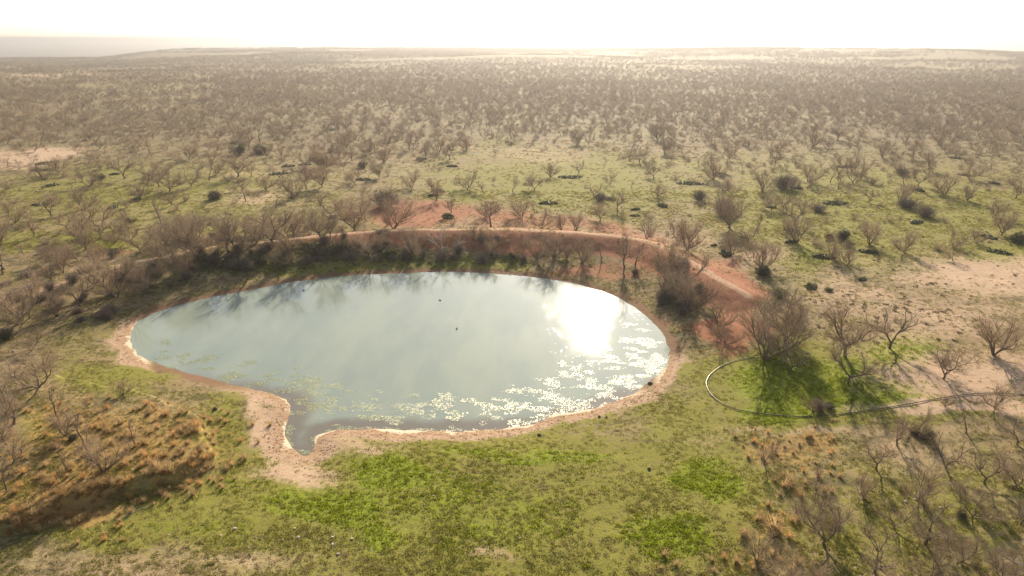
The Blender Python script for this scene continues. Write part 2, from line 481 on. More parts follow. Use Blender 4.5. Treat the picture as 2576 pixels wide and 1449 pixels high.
# ------------------------------------------------------------------ ground: one sheet to the horizon
def make_ground():
    ncol = 760
    ys = [-60.0, -30, 0, 12, 22]
    y = 28.0
    while y < 42000:
        step = 0.30 if y < 75 else (0.30 + (y - 75) * .0045 if y < 150 else max(0.64, y * .0062))
        if y > 2000: step = y * .012
        ys.append(y); y += step
    ys = np.array(ys)
    u = np.linspace(-1, 1, ncol)
    u = np.sign(u) * (np.abs(u) * .75 + .25 * np.abs(u) ** 3)
    hw = 82 + np.maximum(ys, 0) * .80
    hw = np.where(ys < 160, 82 + np.maximum(ys, 0) * .80, hw)
    X = u[None] * hw[:, None]; Y = np.repeat(ys[:, None], ncol, 1)
    nr = len(ys)
    x = X.ravel(); y = Y.ravel()
    z, sd = terrain(x, y)
    V = np.stack([x, y, z], 1)
    i = np.arange(nr - 1)[:, None]; j = np.arange(ncol - 1)[None]
    a = i * ncol + j
    Q = np.stack([a, a + 1, a + ncol + 1, a + ncol], -1).reshape(-1, 4)
    k = N('ground_soil')
    pos = k.n('NewGeometry').outputs['Position']
    st_ = k.n('Mapping'); st_.inputs['Scale'].default_value = (.6, 1.5, 1); k.l(pos, st_.inputs[0])
    n_big = k.noise(.02, 5, .6, pos); n_mid = k.noise(.11, 5, .62, pos); n_m2 = k.noise(.35, 4, .6, pos)
    n_sm = k.noise(1.6, 5, .65, pos); n_fine = k.noise(6.5, 3, .6, pos)
    gA, sA, rA, stA, dA, shA = (k.attr(n) for n in ('green', 'soil', 'red', 'straw', 'dark', 'shore'))
    edge = k.math('ADD', k.math('MULTIPLY', k.math('SUBTRACT', n_mid, .5), 1.1), k.math('MULTIPLY', k.math('SUBTRACT', n_sm, .5), 1.3))
    dry = k.mix(n_m2, (.17, .125, .062), (.29, .215, .12))
    dry = k.mix(k.ramp(n_big, .42, .62), dry, (.25, .205, .10))
    weed = k.noise(.42, 5, .62, st_.outputs[0])
    dry = k.mix(k.ramp(weed, .5, .62, 0, .8), dry, (.10, .085, .042))
    grn = k.mix(k.ramp(k.math('ADD', gA, k.math('MULTIPLY', edge, .35)), .84, 1.12), (.20, .19, .036), (.185, .232, .012))
    grn = k.mix(k.ramp(n_sm, .35, .7), k.mix(.5, grn, (.17, .15, .05)), grn)
    soil = k.mix(n_m2, (.38, .26, .175), (.49, .36, .25))
    soil = k.mix(k.ramp(n_sm, .5, .75), soil, (.36, .235, .15))
    red = k.mix(n_m2, (.23, .085, .045), (.35, .17, .10))
    red = k.mix(k.ramp(n_sm, .5, .8), red, (.22, .10, .065))
    straw = k.mix(n_sm, (.26, .17, .06), (.38, .24, .09))
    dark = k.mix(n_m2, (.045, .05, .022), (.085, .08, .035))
    c = k.mix(k.ramp(k.math('ADD', k.math('ADD', gA, edge), k.math('MULTIPLY', k.math('SUBTRACT', n_big, .5), .5)), .12, .55), dry, grn)
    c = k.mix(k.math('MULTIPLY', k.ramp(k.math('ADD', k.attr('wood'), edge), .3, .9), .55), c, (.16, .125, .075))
    c = k.mix(k.ramp(k.math('ADD', sA, edge), .15, .85), c, soil)
    c = k.mix(k.ramp(k.math('ADD', rA, k.math('MULTIPLY', edge, .8)), .3, .65), c, red)
    c = k.mix(k.ramp(k.math('ADD', stA, edge), .3, .7), c, straw)
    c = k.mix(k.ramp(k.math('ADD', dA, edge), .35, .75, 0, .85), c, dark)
    c = k.mix(k.ramp(k.math('ADD', k.attr('crest'), k.math('MULTIPLY', edge, .5)), .35, .8, 0, .85), c, (.45, .30, .20))
    # bare mud ring around the water, dark trampled strip, pale salty rim
    shn = k.math('ADD', k.math('ADD', shA, k.math('MULTIPLY', edge, 1.3)), k.math('MULTIPLY', k.math('SUBTRACT', k.noise(.22, 2, .5, pos), .5), 3.2))
    mud = k.mix(n_m2, (.36, .235, .15), (.45, .33, .24))
    mud = k.mix(k.ramp(shn, 1.7, .7, 0, .8), mud, (.36, .235, .14))
    mud = k.mix(k.ramp(k.noise(3.2, 5, .75, pos), .48, .63, 0, .75), mud, (.14, .085, .05))
    wN = k.attr('sand')
    c = k.mix(k.math('MULTIPLY', k.ramp(shn, 2.6, 1.6), k.ramp(wN, .1, .6)), c, mud)
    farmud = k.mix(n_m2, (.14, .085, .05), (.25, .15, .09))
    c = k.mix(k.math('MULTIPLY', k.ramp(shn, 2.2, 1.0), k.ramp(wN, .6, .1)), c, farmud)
    c = k.mix(k.math('MULTIPLY', k.ramp(shn, .5, .15, 0, .8), k.ramp(wN, .3, .8)), c, (.66, .56, .42))
    c = k.mix(k.ramp(shA, .02, -.12), c, (.13, .10, .07))
    # far scrub as ground colour only where trees are no longer built
    fr = k.attr('far')
    scrub = k.mix(k.ramp(k.noise(.0022, 6, .6, pos), .4, .62), (.10, .085, .06), (.19, .155, .10))
    c = k.mix(fr, c, scrub)
    c = k.mix(.6, c, k.mix(n_fine, (.5, .5, .5), (1.5, 1.5, 1.5)), 'MULTIPLY')
    hgt = k.math('ADD', k.math('MULTIPLY', n_sm, .6), k.math('MULTIPLY', n_fine, .35))
    nrm = k.bump(hgt, .65, .22)
    mat = k.done(k.principled(c, .95, .08, nrm).outputs[0])
    me = mesh_np('ground', V, [Q], mat, True)
    pu, pv = project(x, y, z)
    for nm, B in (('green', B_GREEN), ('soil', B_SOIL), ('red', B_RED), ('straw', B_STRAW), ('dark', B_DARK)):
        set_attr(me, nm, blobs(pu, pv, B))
    cd = np.full(x.shape, 99.0); cz = np.zeros(x.shape); cs = np.zeros(x.shape)
    m = (np.abs(x) < 140) & (y < 180) & (y > 40)
    cd[m], cz[m], cs[m] = seg_dist(x[m], y[m], KRE, False)
    prof = np.clip(1 - cd / np.where(cs < 0, 9.0, 8.0), 0, 1) * sstep(.8, 2.2, cz)
    redm = np.maximum(blobs(pu, pv, B_RED), sstep(.05, .5, prof) * (.38 + .5 * sstep(500, 1250, pu)))
    me.attributes['red'].data.foreach_set('value', redm.astype(np.float32))
    set_attr(me, 'crest', np.exp(-(cd / 1.0) ** 2) * sstep(.8, 2, cz))
    set_attr(me, 'shore', np.clip(sd, -5, 60))
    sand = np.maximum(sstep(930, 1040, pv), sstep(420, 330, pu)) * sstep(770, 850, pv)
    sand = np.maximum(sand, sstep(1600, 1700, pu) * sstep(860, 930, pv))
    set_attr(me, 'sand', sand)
    r = np.hypot(x, y)
    set_attr(me, 'far', sstep(1500, 3000, r))
    pat_ = fbm(x, y, 70, 131, 4) * .45 + fbm(x, y, 22, 137, 3) * .3 + fbm(x, y * .6, 190, 139, 3) * .25
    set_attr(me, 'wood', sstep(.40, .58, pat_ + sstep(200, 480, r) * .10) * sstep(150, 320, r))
    o = link('ground', me)
    tag(o, kind='structure')
    return o


make_ground()

# ------------------------------------------------------------------ pond water
B_CALM = [(1562, 850, 60, 62, 1.3), (1250, 960, 420, 90, .9), (800, 960, 300, 60, .9), (1530, 920, 110, 60, 1.0), (1000, 1040, 500, 45, 1.0), (1480, 990, 220, 60, 1.0),
          (760, 1090, 60, 70, 1.0), (420, 870, 110, 60, .6), (1660, 900, 50, 90, .8), (1050, 900, 250, 40, .5)]


def make_pond():
    g = 0.5
    x0, x1, y0, y1 = SHO[:, 0].min() - 2, SHO[:, 0].max() + 2, SHO[:, 1].min() - 2, SHO[:, 1].max() + 2
    xs = np.arange(x0, x1, g); ys = np.arange(y0, y1, g)
    X, Y = np.meshgrid(xs, ys); x = X.ravel(); y = Y.ravel()
    sd = shore_sd(x, y)
    nr, nc = X.shape
    i = np.arange(nr - 1)[:, None]; j = np.arange(nc - 1)[None]; a = i * nc + j
    Q = np.stack([a, a + 1, a + nc + 1, a + nc], -1).reshape(-1, 4)
    keep = (sd[Q] < 1.0).any(1)
    Q = Q[keep]
    used = np.unique(Q); remap = np.full(len(x), -1); remap[used] = np.arange(len(used))
    V = np.stack([x[used], y[used], np.zeros(len(used))], 1)
    k = N('pond_water')
    pos = k.n('NewGeometry').outputs['Position']
    calm = k.attr('calm'); shal = k.attr('shallow')
    st = k.n('Mapping'); st.inputs['Rotation'].default_value = (0, 0, .5); st.inputs['Scale'].default_value = (1, 1.5, 1); k.l(pos, st.inputs[0])
    w1 = k.noise(5.5, 2, .5, st.outputs[0]); w2 = k.noise(1.3, 6, .62, st.outputs[0])
    gm = k.n('Mapping'); gm.inputs['Rotation'].default_value = (0, 0, .25); gm.inputs['Scale'].default_value = (.16, .05, .1); k.l(pos, gm.inputs[0])
    gust = k.noise(1.0, 4, .55, gm.outputs[0])
    h = k.math('ADD', k.math('MULTIPLY', w1, .02), k.math('MULTIPLY', w2, .11))
    amp = k.math('MULTIPLY', k.math('SUBTRACT', 1.0, k.ramp(calm, .0, 1.0, 0, .9)), k.ramp(gust, .3, .7, .65, 1.15))
    w3 = k.noise(1.9, 2, .5, st.outputs[0])
    h = k.math('ADD', h, k.math('MULTIPLY', k.math('MAXIMUM', k.math('SUBTRACT', w3, .66), 0.0), 5.0))
    h = k.math('MULTIPLY', h, amp)
    nrm = k.bump(h, .14, .12)
    col = k.mix(k.ramp(gust, .35, .65), (.205, .245, .215), (.255, .29, .235))
    col = k.mix(k.ramp(shal, 0, 1), col, (.155, .14, .115))
    p = k.principled(col, k.math('ADD', .022, k.math('MULTIPLY', amp, .045)), .5, nrm)
    p.inputs['IOR'].default_value = 1.333
    mat = k.done(p.outputs[0])
    me = mesh_np('water', V, [remap[Q]], mat, True)
    pu, pv = project(V[:, 0], V[:, 1], V[:, 2])
    set_attr(me, 'calm', np.clip(blobs(pu, pv, B_CALM) * .95 + (fbm(V[:, 0], V[:, 1], 3, 61, 3) - .5) * .35, 0, 1.2))
    set_attr(me, 'shallow', sstep(3.2, .2, -sd[used] + (fbm(V[:, 0], V[:, 1], 3, 71, 3) - .5) * 3) * sstep(900, 1010, pv))
    tag(link('water', me), kind='structure')


make_pond()

# ------------------------------------------------------------------ floating algae (nobody could count it)
def make_algae():
    B = [(480, 920, 150, 34, .85), (620, 950, 130, 30, 1.0), (730, 970, 110, 36, 1.05), (800, 1000, 90, 40, 1.0), (760, 1050, 50, 40, .8), (900, 1030, 220, 46, .82),
         (1150, 1040, 280, 42, .85), (1380, 1010, 180, 44, 1.05), (1530, 960, 110, 60, 1.1), (1630, 890, 60, 80, 1.15), (1600, 830, 40, 50, .85), (400, 880, 60, 40, .55), (770, 1120, 30, 25, .6), (1650, 930, 40, 50, 1.2)]
    n = 620000
    x = rng.uniform(SHO[:, 0].min(), SHO[:, 0].max(), n); y = rng.uniform(SHO[:, 1].min(), SHO[:, 1].max(), n)
    sd = shore_sd(x, y)
    pu, pv = project(x, y, 0 * x)
    d = blobs(pu, pv, B)
    near = sstep(930, 1010, pv)
    d = np.where(d < .3, 0, d)
    d = np.maximum(d, sstep(.9, .1, -sd) * near * 1.15)
    cl = fbm(x, y * 1.6, 1.5, 81, 4)
    keep = (sd < -.03) & (d > .1) & (d * .62 + (cl - .5) * 2.9 > .64 + rng.uniform(-.18, .18, n)) & (rng.random(n) < .75)
    x, y, d = x[keep], y[keep], d[keep]
    n = len(x); m = 7
    R = rng.uniform(.018, .066, n) * (1 + .7 * (rng.random(n) < .1))
    ang = np.arange(m)[None] * 2 * math.pi / m + rng.uniform(0, 6.3, n)[:, None]
    rr = R[:, None] * rng.uniform(.45, 1.25, (n, m))
    asp = rng.uniform(.55, 1, n)[:, None]
    rx = x[:, None] + rr * np.cos(ang); ry = y[:, None] + rr * np.sin(ang) * asp
    rz = rng.uniform(.002, .016, (n, m))
    ctr = np.stack([x, y, rng.uniform(.008, .03, n)], 1)
    ring = np.stack([rx, ry, rz], -1)
    V = np.concatenate([ctr[:, None], ring], 1).reshape(-1, 3)
    b = np.arange(n)[:, None] * (m + 1); s = np.arange(m)[None]
    T = np.stack([b + 0 * s, b + 1 + s, b + 1 + (s + 1) % m], -1).reshape(-1, 3)
    k = N('floating_algae')
    pos = k.n('NewGeometry').outputs['Position']
    isl = k.n('NewGeometry').outputs['Random Per Island']
    col = k.mix(isl, (.24, .28, .08), (.44, .44, .19))
    col = k.mix(k.noise(2, 3, .5, pos), col, (.36, .38, .18))
    p = k.principled(col, .3, .5, k.bump(k.noise(14, 3, .6, pos), .6, .05))
    me = mesh_np('algae', V, [T], k.done(p.outputs[0]))
    tag(link('algae', me), 'pale yellow green algae floating in mats along the near edge of the pond', 'algae', kind='stuff')


make_algae()

# ------------------------------------------------------------------ bare mesquite trees
def rot_about(v, axis, a):
    axis = axis / (np.linalg.norm(axis) + 1e-9)
    return v * math.cos(a) + np.cross(axis, v) * math.sin(a) + axis * np.dot(axis, v) * (1 - math.cos(a))


def tilt(v, R, a):
    w = R.normal(size=3); w -= v * np.dot(w, v)
    return rot_about(v, w, a)


def gen_tree(seed, stems, spread, up, height, twigs, trunk_len=0.25, lat=1.0, depth=3, twig_r=.0046):
    R = np.random.default_rng(seed)
    limbs = []; tw = []

    def twig(p, d, L):
        d = tilt(d, R, R.uniform(.2, .9)); d = d + np.array([0, 0, .12]); d /= np.linalg.norm(d)
        p1 = p + d * L * .5; d2 = tilt(d, R, R.uniform(.1, .45)); p2 = p1 + d2 * L * .5
        tw.append((np.array([p, p1, p2]), np.array([twig_r * 1.3, twig_r, twig_r * .45])))
        for q in (p1, p2):
            if R.random() < .75:
                d3 = tilt(d2, R, R.uniform(.4, 1.0)); l2 = L * R.uniform(.35, .7)
                q1 = q + d3 * l2 * .5; q2 = q1 + tilt(d3, R, .3) * l2 * .5
                tw.append((np.array([q, q1, q2]), np.array([twig_r * .9, twig_r * .75, twig_r * .4])))

    def grow(p, d, L, r, dep):
        n = 4 if dep < 2 else 3
        pts = [p]; q = p; dd = d
        for i in range(n):
            dd = tilt(dd, R, R.uniform(.05, .33)); dd = dd + np.array([0, 0, up * (.10 if dep else .03)]); dd /= np.linalg.norm(dd)
            q = q + dd * L / n; pts.append(q)
        pts = np.array(pts); rad = np.linspace(r, r * .62, n + 1)
        limbs.append((pts, rad))
        if dep >= 1:
            for _ in range(int(twigs * .85 * (1 if dep == depth else .6 if dep == depth - 1 else .2))):
                t = R.random() * n; i = min(int(t), n - 1)
                twig(pts[i] + (pts[i + 1] - pts[i]) * (t - i), dd, R.uniform(.45, 1.1) * height * .19)
        if dep < depth:
            kids = 2 if R.random() < .72 else 3
            for c in range(kids):
                nd = tilt(dd, R, R.uniform(.28, .72) * lat)
                if nd[2] < -.15: nd[2] *= -.5
                grow(q, nd, L * R.uniform(.66, .95), r * .6, dep + 1)
            for c in range(1 + (R.random() < .5)):
                i = R.integers(1, n); nd = tilt(dd, R, R.uniform(.6, 1.1) * lat)
                nd[2] = abs(nd[2]) * .8
                grow(pts[i], nd / np.linalg.norm(nd), L * R.uniform(.45, .7), r * .42, dep + 1)

    base = np.array([0, 0, -.12])
    r0 = .033 * height ** .8
    if trunk_len > .3:
        t1 = base + np.array([R.normal() * .08, R.normal() * .08, trunk_len * .5 + .12]); t2 = t1 + np.array([R.normal() * .12, R.normal() * .12, trunk_len * .5])
        limbs.append((np.array([base, t1, t2]), np.array([r0 * 1.5, r0 * 1.15, r0 * 1.05])))
        start = t2
    else:
        start = base
    a0 = R.uniform(0, 6.28)
    for s in range(stems):
        a = a0 + 6.283 * s / stems + R.uniform(-.4, .4)
        tl = spread * R.uniform(.7, 1.2) if stems > 1 else spread * .3
        d = np.array([math.cos(a) * math.sin(tl), math.sin(a) * math.sin(tl), math.cos(tl)])
        grow(start + d * .02, d, height * .33 * R.uniform(.85, 1.15), r0 * (1 if stems < 3 else .8), 0)
    allz = np.concatenate([p[0] for p in limbs])[:, 2].max()
    s = height / max(allz, .1)
    limbs = [(p * s, r * s ** .3) for p, r in limbs]; tw = [(p * s, r) for p, r in tw]
    return limbs, tw


SPECS = [  # seed, stems, spread, up, height, twigs, trunk, lat, form words
    (11, 3, .75, .9, 4.6, 9, .2, 1.0, 'spreading'),
    (12, 2, .55, 1.0, 5.0, 9, .7, 1.0, 'forked'),
    (13, 4, .65, 1.2, 4.4, 7, .2, .9, 'vase-shaped'),
    (14, 1, .5, .8, 4.8, 10, 1.1, 1.25, 'round-crowned'),
    (15, 3, .95, .6, 4.3, 10, .5, 1.2, 'flat-topped'),
    (16, 5, .55, 1.4, 3.9, 5, .1, .8, 'fan-shaped'),
    (17, 2, .85, .7, 4.7, 11, .9, 1.15, 'crooked'),
    (18, 1, .3, 1.3, 4.5, 5, 1.3, .8, 'slender'),
    (19, 3, .6, 1.0, 5.2, 12, .4, 1.1, 'dense'),
    (20, 2, .7, .9, 4.9, 8, .5, 1.0, 'open-crowned'),
    (36, 4, 1.0, .5, 4.4, 10, 1.2, 1.05, 'wide-crowned'),
]
TREES = []
for sp in SPECS:
    limbs, tw = gen_tree(*sp[:8])
    # twigs leave the finest limbs to the crown; thick limbs are the trunk
    thick = [l for l in limbs if l[1][0] > .02]; thin = [l for l in limbs if l[1][0] <= .02]
    V, Q = build_tubes([(thick, 6)]); tm = mesh_np('trunk', V, Q, M_BARK, True)
    V, Q = build_tubes([(thin, 4), (tw, 3)]); cm = mesh_np('crown', V, Q, M_TWIG)
    TREES.append((tm, cm, sp[4], sp[8]))
FARTREES = []
for i, sp in enumerate(SPECS[:7] + SPECS[8:]):
    limbs, tw = gen_tree(sp[0] + 100, sp[1], sp[2], sp[3], sp[4], max(7, int(sp[5] * 1.1)), sp[6], sp[7] * 1.1, depth=2, twig_r=.009)
    limbs = [(p, r * .75) for p, r in limbs]; thick = [l for l in limbs if l[1][0] > .03]; thin = [(p, r) for p, r in limbs if r[0] <= .03]
    V1, Q1 = build_tubes([(thick, 4)]); V2, Q2 = build_tubes([(thin, 3), (tw, 3)])
    me = mesh_np('far_mesquite', np.concatenate([V1, V2]), [Q1[0], Q2[0] + len(V1)])
    me.materials.append(M_BARK); me.materials.append(M_TWIGF)
    mi = np.zeros(len(Q1[0]) + len(Q2[0]), np.int32); mi[len(Q1[0]):] = 1
    me.polygons.foreach_set('material_index', mi)
    FARTREES.append(me)
FARCLUMPS = []
for i in range(4):
    R = np.random.default_rng(400 + i); VV = []; QQ = []; off = 0
    for c in range(4):
        sp = SPECS[R.integers(0, 7)]
        limbs, tw = gen_tree(int(R.integers(1000, 9000)), 2, .7, .9, R.uniform(3.6, 5), 3, .3, 1.1, depth=2, twig_r=.04)
        lst = [(p, np.maximum(r, .04)) for p, r in limbs] + tw
        V, Q = build_tubes([(lst, 3)])
        V = V + np.array([R.normal() * 4.2, R.normal() * 4.2, 0])
        VV.append(V); QQ.append(Q[0] + off); off += len(V)
    FARCLUMPS.append(mesh_np('far_thicket', np.concatenate(VV), [np.concatenate(QQ)], M_TWIGF))

# positions read from the photograph: base x, base y, height in photo pixels, form
HAND = [(253, 586, 70, 6), (200, 598, 52, 2), (85, 595, 42, 1), (295, 746, 100, 2), (200, 770, 72, 1), (380, 721, 62, 0), (467, 703, 80, 8),
        (125, 791, 55, 7), (143, 796, 42, 5), (53, 816, 60, 0), (88, 726, 52, 9), (392, 653, 62, 2), (487, 643, 92, 8), (515, 650, 70, 0), (600, 640, 88, 2), (575, 634, 70, 9),
        (687, 620, 88, 6), (733, 603, 66, 2), (810, 606, 74, 8), (80, 880, 48, 0), (97, 972, 96, 0), (310, 993, 36, 5),
        (892, 581, 78, 8), (992, 586, 92, 8), (1192, 606, 36, 5), (1235, 571, 62, 6), (1134, 538, 36, 1), (1312, 548, 46, 2), (1362, 573, 42, 0), (1346, 536, 30, 3),
        (1412, 578, 36, 2), (1449, 581, 42, 5), (1509, 556, 42, 4), (1554, 533, 46, 1), (1394, 650, 56, 2), (1352, 650, 52, 0), (1464, 660, 48, 2), (1426, 650, 34, 5),
        (1571, 672, 78, 9), (1598, 667, 50, 7), (1626, 600, 40, 2), (1709, 606, 46, 0), (1689, 685, 72, 5), (1672, 706, 58, 8), (936, 643, 62, 0), (1036, 640, 56, 2), (1236, 643, 38, 5),
        (1729, 630, 72, 5), (1842, 640, 46, 2), (1914, 680, 66, 5), (1999, 566, 52, 1), (2004, 612, 62, 2), (1880, 606, 40, 0), (1904, 583, 42, 7), (1834, 573, 70, 8),
        (2130, 668, 48, 0), (2089, 650, 42, 2), (2275, 635, 46, 2), (2187, 615, 52, 5), (2400, 622, 42, 0), (2454, 611, 30, 2), (2520, 592, 52, 8), (2397, 656, 26, 4),
        (1807, 822, 58, 2), (1827, 866, 50, 0), (1737, 782, 80, 2), (1752, 770, 62, 9), (1737, 716, 72, 6), (1700, 750, 58, 2), (1668, 742, 50, 2), (1924, 905, 112, 2), (1977, 862, 112, 8), (1990, 930, 70, 9),
        (2126, 898, 140, 10), (2134, 966, 88, 6), (2237, 876, 92, 1), (2500, 893, 96, 5), (1955, 880, 90, 0),
        (35, 1068, 104, 1), (4, 1190, 100, 0), (17, 1238, 74, 7), (150, 1068, 82, 7), (165, 1095, 60, 5), (170, 1188, 62, 7), (233, 1165, 112, 7), (263, 1186, 76, 2), (340, 1125, 64, 7), (-20, 1120, 90, 2),
        (1924, 1170, 64, 1), (2205, 1181, 82, 6), (2257, 1123, 78, 1), (2300, 1091, 72, 0), (2380, 1181, 104, 9), (2477, 1218, 92, 6), (2313, 1254, 92, 2), (2053, 1231, 72, 9),
        (2110, 1318, 74, 9), (2073, 1370, 132, 8), (2327, 1370, 124, 6), (1907, 1428, 84, 2), (2417, 1412, 94, 0), (2567, 1318, 76, 1), (2045, 1038, 42, 5), (2377, 1022, 32, 5), (2503, 1025, 66, 2),
        (2560, 1120, 86, 9), (2430, 1090, 64, 7), (2200, 1440, 110, 6), (2520, 1460, 100, 8), (2020, 1470, 100, 0), (2250, 1330, 80, 9), (2450, 1300, 90, 0), (2560, 1220, 80, 2), (2170, 1250, 60, 5), (2340, 1460, 90, 2),
        (40, 560, 50, 0), (130, 545, 52, 6), (0, 620, 56, 2), (313, 450, 52, 1), (598, 445, 54, 4), (225, 470, 42, 0), (400, 470, 44, 6), (810, 470, 48, 8), (735, 500, 46, 2), (1098, 505, 46, 6), (1175, 475, 40, 0), (1345, 480, 38, 4),
        (2108, 450, 50, 6), (2310, 470, 44, 6), (2165, 450, 34, 2), (2440, 450, 46, 0), (2555, 500, 44, 6)]
h_ = np.array(HAND, float)
hx, hy, hz = ground_at(h_[:, 0], h_[:, 1])
hdep = hy * FW[1] + (hz - CAMZ) * FW[2]
hh = np.clip(h_[:, 2] * hdep / F / math.cos(PITCH) * 1.08, 1.2, 7.0)
hh = hh * np.where((h_[:, 1] > 1000) & (h_[:, 0] > 1800), .85, 1)
pts = [(hx[i], hy[i], hz[i], hh[i], int(h_[i, 3]), True) for i in range(len(h_))]

B_TREES = [(150, 660, 260, 90, 1.3), (100, 800, 160, 60, .9), (550, 600, 280, 60, 1.9), (700, 650, 330, 30, 1.6), (950, 625, 260, 34, 1.3), (900, 560, 260, 40, .8), (1690, 740, 60, 60, .8), (1560, 650, 150, 40, .5),
           (2330, 1250, 300, 220, .28), (2480, 1100, 150, 80, .6), (60, 1120, 120, 100, .35), (500, 540, 500, 60, .7), (2000, 870, 110, 60, .5)]


def scatter_trees():
    out = []
    for (y0, y1, cell) in ((42, 260, 5.2), (260, 620, 4.7), (620, 1250, 6.0)):
        ys = np.arange(y0, y1, cell); 
        X, Y = np.meshgrid(np.arange(-1.0 * y1 - 60, 1.0 * y1 + 60, cell), ys)
        x = X.ravel() + rng.uniform(-.5, .5, X.size) * cell * 1.1; y = Y.ravel() + rng.uniform(-.5, .5, X.size) * cell * 1.1
        m = np.abs(x) < .86 * y + 14
        x, y = x[m], y[m]
        z, sd = terrain(x, y)
        u, v = project(x, y, z)
        r = np.hypot(x, y)
        soil = np.maximum(blobs(u, v, B_SOIL), blobs(u, v, B_RED))
        pat = fbm(x, y, 70, 131, 4); pat2 = fbm(x, y, 22, 137, 3)
        pat3 = fbm(x, y * .6, 190, 139, 3)
        dens = sstep(.36, .62, pat * .45 + pat2 * .3 + pat3 * .25 + sstep(200, 480, r) * .10 - sstep(700, 1200, r) * .06) * (.44 + .46 * sstep(180, 420, r))
        dens = np.where(r < 125, 0, dens)
        # the lawns, the pond and the dam face hold only what the photograph shows
        dens = np.where((v > 655) & (sd < 60), 0, dens)
        dens *= np.where((u > 1750) & (v > 560), .22, 1) * (1 - np.clip(soil * .9, 0, .97)) * np.where((u > 950) & (u < 1800) & (v > 510), .3, 1)
        dens = np.maximum(dens, blobs(u, v, B_TREES) * .5)
        dens *= (sd > 3.5)
        k = rng.random(len(x)) < dens
        for xx, yy, zz in zip(x[k], y[k], z[k]):
            out.append((xx, yy, zz, float(np.clip(rng.normal(3.3, 1.1), 1.2, 6.0)), int(rng.integers(0, 10)), False))
    return out


hxy = np.array([(p[0], p[1]) for p in pts])
auto = []
for p in scatter_trees():
    if p[1] < 260 and np.min((hxy[:, 0] - p[0]) ** 2 + (hxy[:, 1] - p[1]) ** 2) < 7.5: continue
    auto.append(p)
allp = pts + auto
u_, v_ = project([p[0] for p in allp], [p[1] for p in allp], [p[2] for p in allp])
size = np.array([p[3] for p in allp]) / np.array([math.dist((p[0], p[1], p[2]), (0, 0, CAMZ)) for p in allp])
inview = (u_ > -25) & (u_ < PW + 25) & (v_ > 60) & (v_ < PH + 95)
order = sorted(range(len(allp)), key=lambda i: (not inview[i], not allp[i][5], -size[i]))
chosen = [i for i in order if inview[i]][:300]
cs = set(chosen)
rest = [allp[i] for i in range(len(allp)) if i not in cs]

ORD = ['first', 'second', 'third', 'fourth', 'fifth', 'sixth', 'seventh', 'eighth', 'ninth', 'tenth', 'eleventh', 'twelfth', 'thirteenth', 'fourteenth',
       'fifteenth', 'sixteenth', 'seventeenth', 'eighteenth', 'nineteenth', 'twentieth']


def zone(u, v):
    if v > 930 and u < 620: return 'among the orange straw grass'
    if v > 1240 and u > 1800: return 'in the thicket at the bottom edge'
    if v > 1060 and u > 1800: return 'in the scrub below the black pipe'
    if v > 985 and u > 1800: return 'along the black pipe'
    if v > 800 and u > 1720: return 'on the vivid green patch inside the pipe'
    if u > 1640 and v > 690 and u < 1800: return 'on the bank right of the pond'
    if v > 690 and u < 420: return 'on the low left dam end'
    if v > 628 and u < 1300: return 'on the inner dam slope'
    if v > 628 and u < 1700: return 'at the red inner foot of the dam'
    if u > 1640 and v > 560: return 'on open ground past the dam end'
    if v > 570 and u < 480: return 'behind the low left arm of the dam'
    if v > 570 and u < 960: return 'along the left crest of the dam'
    if v > 540 and u > 960 and u <= 1640: return 'on red soil behind the dam'
    return None


zs = {}
for i in chosen:
    z_ = zone(u_[i], v_[i])
    if z_ is None:
        band = int((575 - v_[i]) // 26); band = max(0, min(band, 8))
        third = 'on pasture left of the dam' if u_[i] < 860 else ('on pasture behind the dam' if u_[i] < 1720 else 'on pasture right of the dam')
        z_ = third + ('' if band == 0 else ', ' + ORD[band] + ' row')
    zs.setdefault(z_, []).append(i)


def place_tree(i, label):
    x, y, z, h, var, _ = allp[i]
    tm, cm, hgt, form = TREES[var]
    s = h / hgt
    root = link('mesquite_tree', None, (x, y, z), rng.uniform(0, 6.28), (s * rng.uniform(.95, 1.12), s * rng.uniform(.95, 1.12), s))
    tag(root, label, 'tree', 'bare mesquite trees around the pond')
    link('trunk', tm, parent=root)
    link('crown', cm, parent=root)


for z_, idx in zs.items():
    idx.sort(key=lambda i: u_[i])
    big = sorted(allp[i][3] for i in idx)
    forms = {}
    for i in idx:
        h = allp[i][3]
        sz = 'tall' if h > 4.8 else ('small' if h < 3.2 else 'medium')
        forms.setdefault((sz, TREES[allp[i][4]][3]), []).append(i)
    for (sz, form), lst in forms.items():
        for n, i in enumerate(lst):
            lab = f'{sz} {form} bare mesquite {z_}'
            if len(lst) == 2: lab += (', left one', ', right one')[n]
            elif len(lst) > 2: lab += ', ' + ORD[min(n, 19)] + ' from left'
            place_tree(i, lab)


